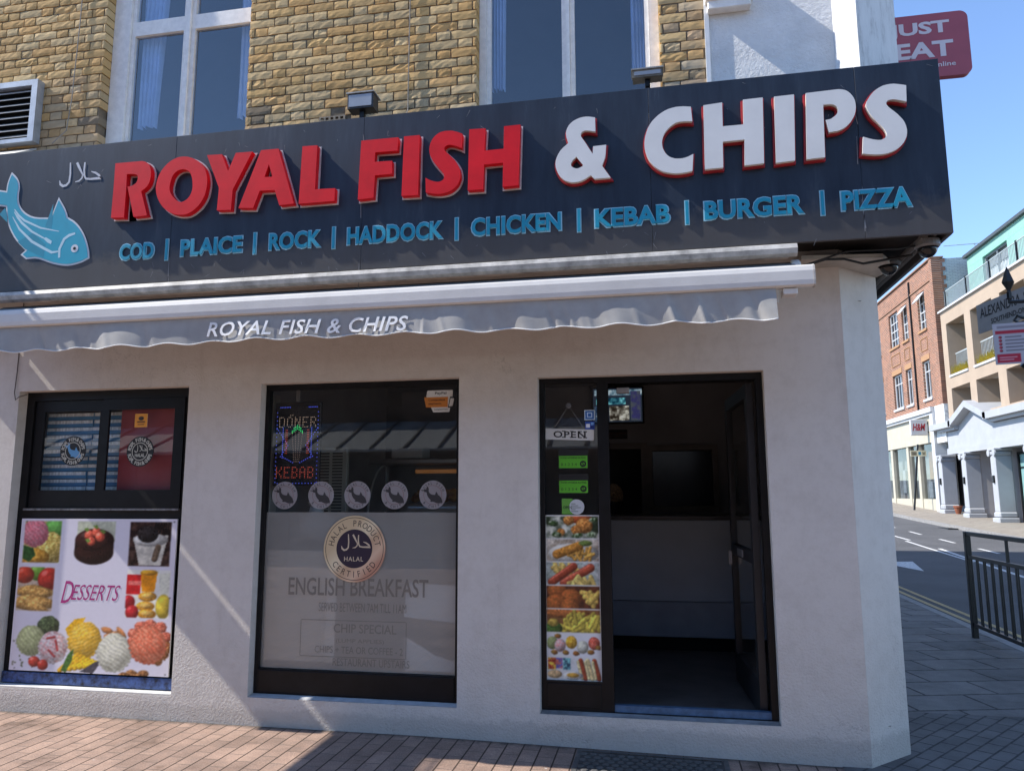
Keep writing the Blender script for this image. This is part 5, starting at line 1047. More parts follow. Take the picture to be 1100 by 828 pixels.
for k, (zz, lab) in enumerate(((1.775,'upper green food hygiene rating card in the door side light'),(1.605,'lower green food hygiene rating card in the door side light'))):
    g = thing('rating_card', (-0.567,0.0985,zz), lab, 'rating card', 'green rating cards in the side light')
    part('black_header', MB().box(-0.668,-0.462,0.0970,0.0985,zz,zz+0.135), m_black_v, g)
    part('green_field', MB().box(-0.664,-0.466,0.0958,0.0969,zz+0.006,zz+0.090), M('rating_green', (0.10,0.42,0.02), 0.5, 0.06), g)
    part('rating_circle', MB().ring(-0.497,zz+0.034,0.012,0.022,0.0955,24,0.0003), m_black_v, g, fix=False)
    part('rating_number', text('5',-0.505,zz+0.021,0.016,0.026,0.0950,0.02,0), m_black_v, g, fix=False)
    part('lettering', text('FOOD HYGIENE RATING',-0.652,zz+0.070,0.175,0.012,0.0950,0.01,0), m_black_v, g, fix=False)
    part('rating_scale', text('0 1 2 3 4',-0.650,zz+0.022,0.11,0.018,0.0950,0.0,0), m_black_v, g, fix=False)
g = thing('round_notice', (-0.57,0.0985,1.468), 'white round notice with a green tab just above the food strip', 'sticker')
part('green_tab', MB().box(-0.648,-0.572,0.0972,0.0985,1.466,1.572), M('tab_green', (0.13,0.36,0.05), 0.5, 0.06), g); part('white_disc', MB().disc(-0.545,1.515,0.052,0.0970,32,0.001), M('notice_white', (0.55,0.57,0.58), 0.5, 0.05), g)
e = MB()
for i_ in range(5): e.box(-0.583,-0.553+0.018*(i_ % 3),0.0948,0.0955,1.535-0.013*i_,1.5385-0.013*i_)
t_ = text('OPEN',-0.638,1.502,0.058,0.02,0.0955,0.01,0); e.add(t_.v,t_.f); part('lettering', e, M('dark_green_print', (0.03,0.06,0.03), 0.5, 0.1), g, fix=False)
bs = Print(20,20,1.3,(205,225,240)); bs.rect(2,2,18,18,(30,90,170)); bs.rect(5,5,15,15,(190,215,240)); bs.rect(7,7,13,13,(40,100,180))
solo('blue_sticker', bs.build(-0.482,-0.410,2.112,2.182,0.0985,0.002), m_print_dull, 'square blue and white sticker in the side light above OPEN', 'sticker', 'blue stickers in the side light')
bs = Print(20,20,1.3,(40,80,170)); bs.rect(2,6,10,15,(230,235,245)); bs.rect(12,3,18,9,(120,170,230)); bs.rect(11,11,18,17,(20,40,110))
solo('blue_sticker', bs.build(-0.478,-0.412,2.045,2.102,0.0985,0.002), m_print_dull, 'darker blue sticker tucked behind the right end of the OPEN sign', 'sticker', 'blue stickers in the side light')

# ================================================================== things inside the shop
# LED sign
ld = thing('led_sign', (-2.75,0.33,1.66), 'lit LED sign reading DONER KEBAB hanging behind the display window', 'led sign')
part('sign_panel', MB().bbox(-2.945,-2.560,0.33,0.36,1.672,2.325,0.004), M('led_black', (0.012,0.012,0.016), 0.5, 0.1), ld)
part('hanging_bracket', MB().box(-2.775,-2.745,0.335,0.35,2.33,2.43), bpy.data.materials['closer_metal'], ld)
FONT = {'D':'1110 1001 1001 1001 1001 1001 1110','O':'0110 1001 1001 1001 1001 1001 0110','N':'1001 1101 1101 1011 1011 1001 1001','E':'1111 1000 1000 1110 1000 1000 1111','R':'1110 1001 1001 1110 1010 1001 1001','K':'1001 1001 1010 1100 1010 1001 1001','B':'1110 1001 1001 1110 1001 1001 1110','A':'0110 1001 1001 1111 1001 1001 1001'}
def led(c, s): return M('led_%d' % (len(bpy.data.materials)), tuple(x*0.3 for x in c), 0.4, 0.0, emit=(c, s))
def dots(pts, r=0.0036, y=0.3295):
    m = MB()
    for x, z_ in pts: m.add([(x+r*math.cos(k*math.pi/3), y, z_+r*math.sin(k*math.pi/3)) for k in range(6)], [(0,1,2,3,4,5)])
    return m
def word(w_, x, z_, px, pz):
    out = []
    for i, ch in enumerate(w_):
        for r_, rowb in enumerate(FONT[ch].split()):
            for c_, b_ in enumerate(rowb):
                if b_ == '1': out.append((x+(i*5.0+c_)*px, z_-r_*pz))
    return out
part('led_word', dots(word('DONER',-2.905,2.205,0.0132,0.0125)+[(-2.813,2.222),(-2.795,2.222)], .0030), led((1.0,0.72,0.55),0.20), ld, fix=False)
part('led_word', dots(word('KEBAB',-2.915,1.815,0.0132,0.0132), .0033), led((1.0,0.16,0.10),0.24), ld, fix=False)
bl = [(-2.90+0.0135*i, 2.285) for i in range(7)]+[(-2.66+0.0135*i, 2.285) for i in range(6)]+[(-2.925,1.70+0.032*i) for i in range(18)]+[(-2.58,1.70+0.032*i) for i in range(18)]+[(-2.905+0.026*i,1.692) for i in range(13)]
for sgn in (-1,1):
    bl += [(-2.752+sgn*(0.075+0.012*abs(k-5)), 1.90+k*0.017) for k in range(14)] + [(-2.752+sgn*(0.12), 1.89+k*0.0145) for k in range(17)] + [(-2.752+sgn*(0.03+k*0.016), 1.872+k*0.008-.02) for k in range(6)]
part('led_border', dots(bl, .0034), led((0.10,0.14,1.0),0.42), ld, fix=False)
part('led_flame', dots([(-2.752+sgn*(0.085+0.011*j), 1.925+k*0.018) for sgn in (-1,1) for j in range(2) for k in range(11)], .0034), led((1.0,0.12,0.05),0.22), ld, fix=False)
part('led_spit', dots([(-2.752+(j-1.5)*0.013*(1+.1*k), 1.86+k*0.0175) for j in range(4) for k in range(14)], .0026), led((1.0,0.7,0.6),0.12), ld, fix=False)
part('led_leaf', dots([(-2.752+j*0.014, 2.115-abs(j)*0.010+k*0.013*(k < 3-abs(j)*.4)) for j in range(-3,4) for k in range(3)], .0042), led((0.05,1.0,0.25),0.32), ld, fix=False)

lv = thing('louvre_panel', (-2.72,0.93,1.35), 'cream metal panel with two columns of slots behind the display window', 'panel')
part('panel', MB().bbox(-2.86,-2.585,0.92,0.97,1.30,2.0,.005), M('cream_metal', (0.42,0.40,0.34), 0.5, 0.1), lv)
lm = MB()
for c_ in (-2.835,-2.715):
    for k in range(24): lm.box(c_,c_+0.09,0.914,0.9195,1.36+k*0.0255,1.36+k*0.0255+0.012)
part('slots', lm, M('slot_dark', (0.06,0.055,0.05), 0.6, 0.1), lv)
cb = thing('hot_food_cabinet', (-2.1,1.6,0.18), 'hot food cabinet with curved glass front behind the display window', 'food cabinet')
m_steel = M('brushed_steel', (0.35,0.34,0.33), 0.35, 0.2, 3, metal=0.8)
part('cabinet_base', MB().bbox(-2.55,-1.2,1.30,2.0,0.18,1.32,.01), M('cabinet_grey', (0.20,0.20,0.20), 0.5, 0.1), cb)
part('cabinet_top', MB().bbox(-2.62,-1.2,1.50,2.0,1.88,1.93,.01), m_steel, cb)
cg = MB(); n = 10
for k in range(n+1):
    a_ = k/n*math.pi/2; cg.v += [(-2.55,1.32+0.45*(1-math.cos(a_))*1.0,1.33+0.55*math.sin(a_)),(-1.2,1.32+0.45*(1-math.cos(a_)),1.33+0.55*math.sin(a_))]
cg.f = [(2*k,2*k+1,2*k+3,2*k+2) for k in range(n)]; part('curved_glass', cg, glass_shop, cb, smooth=True, fix=False)
cs = MB(); prev = [(-2.55,1.32+0.45*(1-math.cos(k/n*math.pi/2)),1.33+0.55*math.sin(k/n*math.pi/2)) for k in range(n+1)]; cs.tube(prev, 0.010, 6); cs.box(-2.56,-2.54,1.78,1.83,1.33,1.9)
part('glass_edge', cs, M('pale_glass_edge', (0.45,0.47,0.46), 0.3, 0.1), cb)
part('food_tray', MB().bbox(-2.30,-1.70,1.45,1.9,1.325,1.52,.005), m_steel, cb)
fd = MB(); rr = random.Random(3)
for k in range(26): fd.lathe([(0.004,-0.03),(0.04,-0.015),(0.05,0.0),(0.04,0.018),(0.004,0.03)], (rr.uniform(-2.25,-1.75),rr.uniform(1.50,1.85),1.555+rr.uniform(0,.08)), 8)
part('fried_food', fd, M('golden_batter', (0.50,0.24,0.07), 0.6, 0.35, 30, 0.5, 80), cb)
part('heat_lamp', MB().bbox(-2.22,-1.76,1.66,1.72,1.80,1.835,.005), M('heat_lamp_glow', (0.3,0.14,0.05), 0.5, 0, emit=((1.0,0.40,0.12), 0.05)), cb)
sp_ = MB()
for x, y_, z_, a_, b_ in ((-1.95,1.05,2.00,0.26,0.075),(-1.78,1.02,1.955,0.20,0.05)): sp_.bbox(x,x+a_,y_,y_+0.3,z_-b_,z_,.01)
solo('takeaway_boxes', MB().bbox(-2.42,-2.12,1.55,1.8,1.935,2.03,.006), M('card_white', (0.40,0.40,0.39), 0.7, 0.1), 'white takeaway box on top of the hot food cabinet', 'box')
tp = thing('work_table', (-2.4,0.45,0.18), 'steel work table close behind the frosted part of the window', 'table')
part('table_top', MB().bbox(-2.75,-1.55,0.30,0.62,1.26,1.29,.004), m_steel, tp)
for x, y_ in ((-2.72,0.33),(-1.58,0.33),(-2.72,0.59),(-1.58,0.59)): part('leg', MB().box(x-.02,x+.02,y_-.02,y_+.02,0.176,1.259), m_steel, tp)
solo('white_bag', MB().lathe([(0.05,0),(0.14,0.0),(0.155,0.06),(0.13,0.13),(0.06,0.17),(0.05,0.22),(0.07,0.26),(0.02,0.24)], (-2.62,0.44,1.291), 14), M('paper_white', (0.45,0.45,0.44), 0.7, 0.1, 9, 0.5, 20), 'crumpled white bag on the work table below the LED sign', 'bag')
solo('window_post', MB().bbox(-3.14,-3.05,0.50,0.60,0.18,2.42,.004), M('cream_post', (0.42,0.40,0.37), 0.6, 0.1), 'pale upright post inside the left edge of the display window', 'post')
m_pp = M('reflection_pale', (0.75,0.78,0.80), 0.8, 0.05)  # pale sheets added behind the film, imitating sunlit street reflections
solo('reflection_sheet', MB().yprism([(-1.77,0.39),(-1.405,0.39),(-1.405,0.46),(-1.55,0.50),(-1.77,0.62)], 0.112, 0.116), m_pp, 'pale flat shape imitating a sunlit reflection at the bottom right behind the frosted glass', 'reflection patch', 'reflection patches behind the frosted glass')
solo('reflection_sheet', MB().yprism([(-1.78,0.75),(-1.405,0.72),(-1.405,0.97),(-1.76,0.985)], 0.112, 0.115), m_pp, 'pale square shape imitating a sunlit reflection above the lower one behind the frosted glass', 'reflection patch', 'reflection patches behind the frosted glass')
solo('reflection_board', MB().bbox(-2.845,-2.30,0.125,0.14,0.42,1.20,.003), M('reflection_cream', (0.62,0.56,0.48), 0.8, 0.05), 'wide cream panel imitating a sunlit reflection behind the frosted glass on the left', 'board')  # added panel; its cream colour imitates a warm reflection in the glass
solo('reflection_strip', MB().bbox(-2.365,-2.295,0.110,0.122,0.45,1.05,.002), M('reflection_strip_pale', (0.80,0.74,0.66), 0.7, 0.05), 'narrow pale strip imitating a bright reflection in front of the cream panel behind the frosted glass', 'batten')  # added strip, paler still, imitating the brighter upright reflection

# behind the serving window: shelves of blue and white cartons, and a red board
m_ctn = M('blue_carton', (0.05,0.20,0.38), 0.6, 0.15, 10); m_band = M('white_carton_band', (0.66,0.70,0.72), 0.6, 0.35, 60, stretch=(1,1,0.2))
cf = thing('carton', (-4.72,0.35,1.5), 'flat blue carton with a white printed band in the stack behind the left sliding pane', 'carton', 'blue cartons stacked behind the serving window')
part('box_body', MB().bbox(-4.935,-4.505,0.20,0.50,1.5,1.557,.002), m_ctn, cf); part('printed_band', MB().box(-4.93,-4.51,0.1975,0.1995,1.528,1.554), m_band, cf)
for rw in range(13):
    for cl_ in range(2):
        if rw == 0 and cl_ == 0: continue
        c = copy_tree(cf); c.location = (-4.72+cl_*0.436+random.uniform(-.006,.006)+(0.02 if rw > 6 else 0), 0.35+random.uniform(0,.02), 1.5+rw*0.0595)
solo('carton_shelf', MB().bbox(-4.98,-4.02,0.19,0.55,1.44,1.497,.004), m_steel, 'steel shelf under the stack of blue cartons', 'shelf')
solo('red_board', MB().bbox(-4.19,-3.50,0.165,0.18,1.50,2.42,.004), M('red_board_paint', (0.30,0.04,0.05), 0.55, 0.1, 3), 'dark red board filling the right half of the serving window', 'board')

# counter and what is behind it
ct = thing('shop_counter', (0.1,2.5,0.175), 'grey panelled counter facing the open doorway', 'counter')
part('front_panel', MB().bbox(-1.05,1.37,2.20,2.23,0.62,1.36,.004), M('counter_grey', (0.37,0.43,0.50), 0.4, 0.1, 2), ct)
part('lower_panel', MB().bbox(-1.05,1.37,2.195,2.23,0.30,0.615,.004), M('counter_lower_grey', (0.30,0.33,0.38), 0.45, 0.15, 3), ct)
part('plinth', MB().box(-1.05,1.37,2.25,2.29,0.176,0.298), m_dark, ct)
part('worktop', MB().bbox(-1.07,1.375,2.16,2.85,1.362,1.40,.005), M('worktop_dark', (0.05,0.052,0.06), 0.3, 0.1), ct)
tv = thing('menu_screen', (-0.35,3.6,2.40), 'lit menu screen hanging on the back wall above the black doorway', 'screen')
part('screen_case', MB().bbox(-0.72,-0.12,3.58,3.64,2.405,2.83,.006), m_dark, tv)
ms = Print(60,42,1.5,(50,62,80)); ms.rect(2,2,60,9,(70,120,150),.4,6,(200,220,230)); ms.rect(4,12,40,20,(24,90,120),.6,5,(120,200,210)); ms.rect(20,22,44,40,(60,50,40),.6,5,(190,190,180)); ms.rect(46,4,58,40,(110,120,130),.4,5,(60,60,110)); ms.rect(2,22,18,40,(40,80,130),.6,4,(150,160,170))
part('lit_picture', ms.build(-0.70,-0.14,2.425,2.815,3.579,0.001), attr_mat('screen_glow', 0.3, emit=0.16), tv)
sm = Print(20,10,2,(16,14,14)); sm.rect(1,3,19,5,(70,30,26),.5,3); sm.rect(1,6,15,8,(60,34,30),.5,3)
solo('small_notice', sm.build(-0.55,-0.32,2.24,2.35,3.74,0.004), m_print_dull, 'small dark notice with red writing on the wall under the menu screen', 'notice')
wl = MB(); wl.bbox(-0.06,0.0,0,0.01,0,0.01)
solo('rolled_banner', MB().tube([(0.95,2.9,1.41),(0.95,2.9,2.3)], 0.04, 10), M('orange_card', (0.40,0.13,0.03), 0.6, 0.1), 'thin orange rolled banner standing at the right end of the counter', 'banner')
# the person behind the counter: only the curly head shows over the worktop
pb = bpy.data.meshes.new('person'); 
J = [((0,0,0.0),.14),((0,0,.25),.15),((0,0.01,.50),.16),((0,0.01,.66),.07),((0,0,.74),.055),((0,-.005,.82),.083),((0,-.005,.93),.085),((0,0,1.0),.05),
     ((.19,0,.56),.06),((.24,.0,.30),.048),((.20,-.16,.12),.038),((.18,-.22,.10),.035),((-.19,0,.56),.06),((-.24,.0,.30),.048),((-.20,-.16,.12),.038),((-.18,-.22,.10),.035),
     ((.10,0,-.10),.09),((.10,0.01,-.42),.065),((.10,0.03,-.74),.045),((.10,-.10,-.78),.04),((-.10,0,-.10),.09),((-.10,0.01,-.42),.065),((-.10,0.03,-.74),.045),((-.10,-.10,-.78),.04)]
E_ = [(0,1),(1,2),(2,3),(3,4),(4,5),(5,6),(6,7),(2,8),(8,9),(9,10),(10,11),(2,12),(12,13),(13,14),(14,15),(0,16),(16,17),(17,18),(18,19),(0,20),(20,21),(21,22),(22,23)]
pb.from_pydata([p for p, r in J], E_, [])
po_ = bpy.data.objects.new('tmp_person', pb); C.objects.link(po_); md = po_.modifiers.new('skin', 'SKIN')
for i, (p, r) in enumerate(J): pb.skin_vertices[0].data[i].radius = (r, r)
pb.skin_vertices[0].data[0].use_root = True
sb = po_.modifiers.new('sub', 'SUBSURF'); sb.levels = 1; sb.render_levels = 1
dg = bpy.context.evaluated_depsgraph_get(); dg.update(); pm = bpy.data.meshes.new_from_object(po_.evaluated_get(dg)); bpy.data.objects.remove(po_)
pmb = MB().mesh(pm, (-0.47,3.25,0.70)); 
per = solo('person', pmb, M('dark_clothing', (0.03,0.03,0.035), 0.8, 0.2), 'person with curly light brown hair standing behind the counter in dark clothes', 'person', smooth=True)
hr = MB(); rr = random.Random(2)
for k in range(420):
    a_, b_ = rr.uniform(0, 2*math.pi), rr.uniform(-0.5, 1.5); rad = 0.088; c0 = (-0.47+rad*math.cos(a_)*math.cos(b_), 3.245+rad*math.sin(a_)*math.cos(b_), 1.585+0.115*math.sin(b_))
    hr.lathe([(0.002,-.018),(0.014,-.010),(0.019,0),(0.014,.010),(0.002,.018)], c0, 6)
part('hair', hr, M('light_brown_hair', (0.42,0.29,0.17), 0.7, 0.4, 40, 0.6, 120), per)

# ================================================================== street furniture
gr = thing('guard_rail', (3.50,3.2,-0.03), 'black steel pedestrian guard rail along the side street kerb', 'guard rail')
m_rail = M('black_gloss_paint', (0.010,0.010,0.011), 0.35, 0.3, 20)
RX = 3.49
part('post', MB().bbox(RX-.03,RX+.03,4.49,4.55,-0.05,1.165,.005), m_rail, gr); part('post', MB().bbox(RX-.03,RX+.03,2.49,2.55,-0.05,1.165,.005), m_rail, gr); part('post', MB().bbox(RX-.03,RX+.03,0.49,0.55,-0.05,1.165,.005), m_rail, gr)
for z0, z1 in ((1.120,1.165),(0.862,0.902),(0.112,0.152)):
    for ya, yb in ((2.551,4.489),(0.551,2.489)): part('rail', MB().bbox(RX-.022,RX+.022,ya,yb,z0,z1,.003), m_rail, gr)
for ya in (0.551, 2.551):
    part('infill_upright', MB().box(RX-.012,RX+.012,ya+0.955,ya+0.98,0.9025,1.1195), m_rail, gr)
    for k in range(20):
        y = ya+0.075+k*0.095; part('baluster', MB().box(RX-(0.016 if k % 2 else -0.004),RX+(-0.004 if k % 2 else 0.016),y-.008,y+.008,0.1525,0.8615), m_rail, gr)

PX, PY = 3.60, 2.62
fp = thing('street_post', (PX,PY,-0.03), 'black iron sign arm with a spearhead finial, grey name plate and red and white board', 'sign post')
part('post', MB().tube([(PX,PY,-0.04),(PX,PY,0.9),(PX,PY,0.92),(PX,PY,3.52)], [0.07,0.06,0.042,0.036], 12).tube([(PX,PY,3.40),(3.34,2.60,3.40)], 0.018, 8), m_rail, fp)
part('finial', MB().lathe([(0.012,-0.08),(0.022,-0.06),(0.022,0.0),(0.014,0.02),(0.05,0.085),(0.056,0.10),(0.046,0.13),(0.02,0.21),(0.003,0.25)], (3.350,2.60,3.49), 6), m_rail, fp)
def plate(mb, w0, w1, z0, z1, t0, t1, ang, c):
    ca, sa = math.cos(ang), math.sin(ang); P = lambda s, t: (c[0]+s*ca-t*sa, c[1]+s*sa+t*ca)
    return mb.planprism([P(w0,t0),P(w1,t0),P(w1,t1),P(w0,t1)], z0, z1)
def on_plate(t_, ang, c, t0):
    ca, sa = math.cos(ang), math.sin(ang); m = MB(); m.add([(c[0]+v[0]*ca-t0*sa, c[1]+v[0]*sa+t0*ca, v[2]) for v in t_.v], t_.f); return m
A1 = R(-79.2); c1 = (3.505, 3.65)
NZ, BZ0, BZ1 = 3.475, 2.80, 3.19
npz = part('name_plate', plate(MB(),-0.06,1.04,NZ-0.16,NZ+0.155,0,0.012,A1,c1), M('grey_name_plate', (0.40,0.385,0.39), 0.5, 0.1), fp)
part('lettering', on_plate(text('ALEXANDRA',0.0,NZ,0.65,0.106,0,0.012,0),A1,c1,-0.002), m_black_v, npz, fix=False)
part('lettering', on_plate(text('ST',0.70,NZ,0.12,0.106,0,0.012,0),A1,c1,-0.002), m_black_v, npz, fix=False)
part('lettering', on_plate(text('SOUTHEND-ON-SEA',0.17,NZ-0.10,0.70,0.055,0,0.016,0),A1,c1,-0.002), m_black_v, npz, fix=False)
part('scroll_bracket', MB().tube([(PX,PY,3.16),(3.50,2.62,3.22),(3.42,2.61,3.19),(3.37,2.60,3.22),(3.40,2.60,3.26),(3.46,2.61,3.24)], 0.016, 6).tube([(PX,PY,2.55),(3.50,2.60,2.72),(3.40,2.60,2.80)], 0.03, 6), m_rail, fp)
A2 = R(-12); c2 = (3.183, 2.61)
ib = Print(60,44,1.6,(196,190,198))
ib.rect(2,8,58,11.5,(190,40,62)); ib.rect(2,33,22,42,(196,40,66))
for r_ in range(5):
    for c_ in (4, 32): ib.ball(c_+2,15+r_*3.6,1.5,1.5,(190,60,76),0,3); ib.rect(c_+6,14.3+r_*3.6,c_+6+14+(r_*5) % 7,15.6+r_*3.6,(120,112,122))
ib.rect(4,3,50,5.5,(150,142,152)); ib.rect(4,36,19,37,(230,180,190)); ib.rect(4,38.5,16,39.5,(230,180,190))
for k in range(2): ib.ball(38,36+k*4,1.6,1.6,(60,56,64),0,3); ib.rect(41,35.4+k*4,56,36.8+k*4,(110,104,114))
bdm = ib.build(0,0.56,BZ0,BZ1,0,0.012); bdm.v = [(c2[0]+v[0]*math.cos(A2)-v[1]*math.sin(A2), c2[1]+v[0]*math.sin(A2)+v[1]*math.cos(A2), v[2]) for v in bdm.v]
part('notice_board', bdm, m_print_dull, fp)

dc = thing('drain_cover', (-0.05,-0.25,0.0), 'rectangular iron access cover set in the pavement by the door step', 'manhole cover')
m_cov = M('worn_iron', (0.085,0.08,0.075), 0.65, 0.35, 14, 0.2)
cvz = lambda x: dip(x)+0.004
part('cover_frame', MB().add([(x, y, cvz(x)+dz) for x, y, dz in ((-0.55,-0.62,0),(0.38,-0.62,0),(0.38,-0.035,0),(-0.55,-0.035,0),(-0.52,-0.59,.001),(0.35,-0.59,.001),(0.35,-0.065,.001),(-0.52,-0.065,.001))], [(0,1,5,4),(1,2,6,5),(2,3,7,6),(3,0,4,7)]), m_cov, dc, fix=False)
part('cover_plate', MB().add([(x, y, cvz(x)-0.002) for x, y in ((-0.52,-0.59),(0.35,-0.59),(0.35,-0.065),(-0.52,-0.065))], [(0,1,2,3)]), M('cover_dark', (0.05,0.047,0.045), 0.7, 0.4, 20), dc, fix=False)
hx = MB()
for r_ in range(9):
    for c_ in range(15):
        x, y = -0.50+c_*0.058+(0.029 if r_ % 2 else 0), -0.565+r_*0.056
        if x < 0.335: hx.lathe([(0.024,0.0),(0.022,0.006),(0.012,0.007)], (x,y,cvz(x)-0.001), 6)
part('raised_pattern', hx, m_cov, dc)

# ================================================================== across the side street
XB = 13.5
def wall_x(rect, holes, x, th):
    """upright slab facing -x: rect and holes given as (y0, y1, z0, z1)"""
    me = curve_mesh([[(a,c),(b,c),(b,d),(a,d)] for a, b, c, d in [rect]+holes], th/2); m = MB()
    return m.add([(x+th/2+v.co.y, v.co.x, v.co.z) for v in me.vertices], [tuple(p.vertices) for p in me.polygons])
def frame_x(mb, y0, y1, z0, z1, x, w_=0.07, nv=0, hz=(), th=0.06, bar=0.04):
    mb.box(x,x+th,y0,y0+w_,z0,z1).box(x,x+th,y1-w_,y1,z0,z1).box(x,x+th,y0+w_,y1-w_,z0,z0+w_).box(x,x+th,y0+w_,y1-w_,z1-w_,z1)
    for k in range(nv): y = y0+w_+(y1-y0-2*w_)*(k+1)/(nv+1); mb.box(x+.005,x+th-.005,y-bar/2,y+bar/2,z0+w_,z1-w_)
    for z_ in hz: mb.box(x+.010,x+th-.010,y0+w_,y1-w_,z_-bar/2,z_+bar/2)
    return mb
m_far_glass = glass('far_glass', 1.9, (0.5,0.55,0.6), 0.02)
m_far_white = M('far_white_paint', (0.47,0.47,0.475), 0.6, 0.08, 2); m_far_cream = M('far_cream_paint', (0.43,0.395,0.31), 0.6, 0.08, 2)
m_far_dark = M('far_dark_inside', (0.03,0.03,0.033), 0.8, 0.2, 2)
m_redbrick = brick_mat('red_brick', (0.31,0.105,0.052), (0.15,0.048,0.03), (0.36,0.265,0.20), 0.24, 0.09, 0.018, axes='yz', bmp=0.3, var=0.2)
m_redbrick_x = brick_mat('brown_brick', (0.24,0.105,0.065), (0.18,0.08,0.05), (0.20,0.15,0.12), 0.225, 0.075, 0.010, axes='xz', bmp=0.3, var=0.2)

bb_ = thing('red_brick_building', (17,42,0.9), 'red brick building with white metal windows above a cream shopfront', 'building')
rows = [(9.80,11.74),(6.30,8.22)]; cols = [(34.82,35.88),(37.54,38.50),(39.15,40.78),(42.6,44.2),(45.0,46.0)]
part('front_wall', wall_x((33.75,52,5.80,12.93), [(a,b,c,d) for c, d in rows for a, b in cols], XB, 0.35), m_redbrick, bb_)
part('quoin_strip', MB().box(XB-.06,XB+.34,33.38,33.748,5.80,12.95), m_redbrick, bb_)
part('end_wall', MB().box(XB+0.345,24,33.38,33.70,5.0,12.90), brick_mat('pale_blue_painted_brick', (0.36,0.43,0.45), (0.33,0.40,0.43), (0.24,0.28,0.30), 0.24, 0.078, 0.012, axes='xz', bmp=0.9, var=0.12), bb_)
tq = MB()
for k in range(22): tq.box(XB+0.341,XB+0.345+(0.22 if k % 2 else 0.10),33.372,33.379,8.2+k*0.215,8.2+k*0.215+0.20)
part('toothed_bricks', tq, m_redbrick_x, bb_)
bd_ = MB(); bd_.box(XB-.05,XB-.001,33.75,52,11.95,12.03).box(XB-.09,XB+.5,33.36,52,12.951,13.02); part('parapet_coping', bd_, M('brown_coping', (0.25,0.14,0.09), 0.8, 0.2), bb_)
pnl = MB()
for a, b in cols:
    for s_ in range(2): pnl.box(XB-.03,XB-.001,a+.05,b-.05,8.72+s_*0.62,8.76+s_*0.62); pnl.box(XB-.03,XB-.001,a+.05+s_*(b-a-.14),a+.09+s_*(b-a-.14),8.761,9.339)
    pnl.box(XB-.025,XB-.001,a-.06,b+.06,8.225,8.50)
part('brick_panels', pnl, M('rubbed_brick', (0.36,0.20,0.10), 0.85, 0.2, 20), bb_)
part('down_pipe', MB().tube([(XB-.05,36.85,5.85),(XB-.05,36.85,12.7)], 0.045, 8), m_dark, bb_)
for (c, d) in rows:
    for i, (a, b) in enumerate(cols):
        f = MB(); frame_x(f, a+.01, b-.01, c+.01, d-.01, XB+.10, 0.08, 2 if b-a > 1.3 else 1, (c+(d-c)*.72,) + ((c+(d-c)*.48, c+(d-c)*.24) if c > 9 else ()), 0.07, 0.055)
        w_ = part('window', f, m_far_white, bb_); part('glass_pane', MB().quad((XB+.15,a,c),(XB+.15,b,c),(XB+.15,b,d),(XB+.15,a,d)), m_far_glass, w_, fix=False)
        part('window_sill', MB().box(XB-.07,XB+.12,a-.08,b+.08,c-.12,c-.001), m_far_white if c < 9 else bpy.data.materials['rubbed_brick'], w_)
        if i in (0, 1) and c > 9: part('open_vent', MB().add([(XB+.08,a+.1,d-.52),(XB+.08,b-.1,d-.52),(XB-.30,b-.1,d-.22-.2),(XB-.30,a+.1,d-.22-.2)], [(0,1,2,3)]) if False else MB().add([(XB+.05,a+.08,d-.06),(XB+.05,b-.08,d-.06),(XB-.28,b-.08,d-.50),(XB-.28,a+.08,d-.50),(XB+.02,a+.08,d-.04),(XB+.02,b-.08,d-.04),(XB-.31,b-.08,d-.48),(XB-.31,a+.08,d-.48)], [(0,1,2,3),(4,7,6,5),(0,4,5,1),(1,5,6,2),(2,6,7,3),(3,7,4,0)]), m_far_white, w_)
part('room_back', MB().box(XB+.9,XB+1.0,33.8,52,1,12.8), M('far_room', (0.10,0.10,0.11), 0.8, 0.1), bb_)
# its shopfront
sh = MB(); sh.box(XB-.28,XB+.3,34.45,52,5.55,5.795).box(XB-.20,XB+.3,34.45,52,5.42,5.549); part('shop_cornice', sh, m_far_white, bb_)
part('shop_fascia', MB().box(XB-.06,XB+.3,34.9,52,4.10,5.419), m_far_cream, bb_)
part('shop_pilaster', MB().box(XB-.22,XB+.3,34.42,34.85,0.5,5.418), m_far_white, bb_)
for y in (37.55, 39.2, 42.0, 45): part('shop_pier', MB().box(XB-.02,XB+.25,y-.18,y+.18,0.5,4.099), m_far_cream, bb_)
part('stall_riser', MB().box(XB+.02,XB+.3,34.851,52,0.5,1.32), m_far_cream, bb_)
for a, b in ((34.86,37.36),(37.74,39.01),(39.39,41.81),(42.2,44.8)): part('shop_glass', MB().quad((XB+.12,a,1.32),(XB+.12,b,1.32),(XB+.12,b,4.10),(XB+.12,a,4.10)), m_far_glass, bb_, fix=False)
part('shop_inside', MB().box(XB+.6,XB+.7,34.5,52,0.5,5.0), M('far_shop_inside', (0.38,0.37,0.33), 0.8, 0.5, 1.2), bb_)
for y, c_, z0, z1, wd in ((36.4,(0.50,0.20,0.08),2.3,3.7,.9),(36.0,(0.10,0.30,0.34),1.35,2.9,.7),(36.9,(0.62,0.62,0.58),1.35,2.2,.5),(40.2,(0.55,0.56,0.40),1.35,2.4,.6),(41.0,(0.6,0.6,0.55),1.6,2.9,.4)):
    solo('window_display', MB().bbox(XB+.25,XB+.45,y-wd/2,y+wd/2,z0,z1,.03), M('display_%d' % int(y*10), c_, 0.7, 0.3, 5), {364:'orange display hanging in the far shop window',360:'teal display stand at the bottom of the far shop window',369:'white display block beside the teal stand in the far shop',402:'yellow green display block in the left far shop window',410:'pale display panel in the left far shop window'}[int(y*10)], 'shop display')
hm = thing('shop_blade_sign', (13.05,35.5,4.48), 'white blade sign with red letters sticking out from the cream shopfront', 'shop sign')
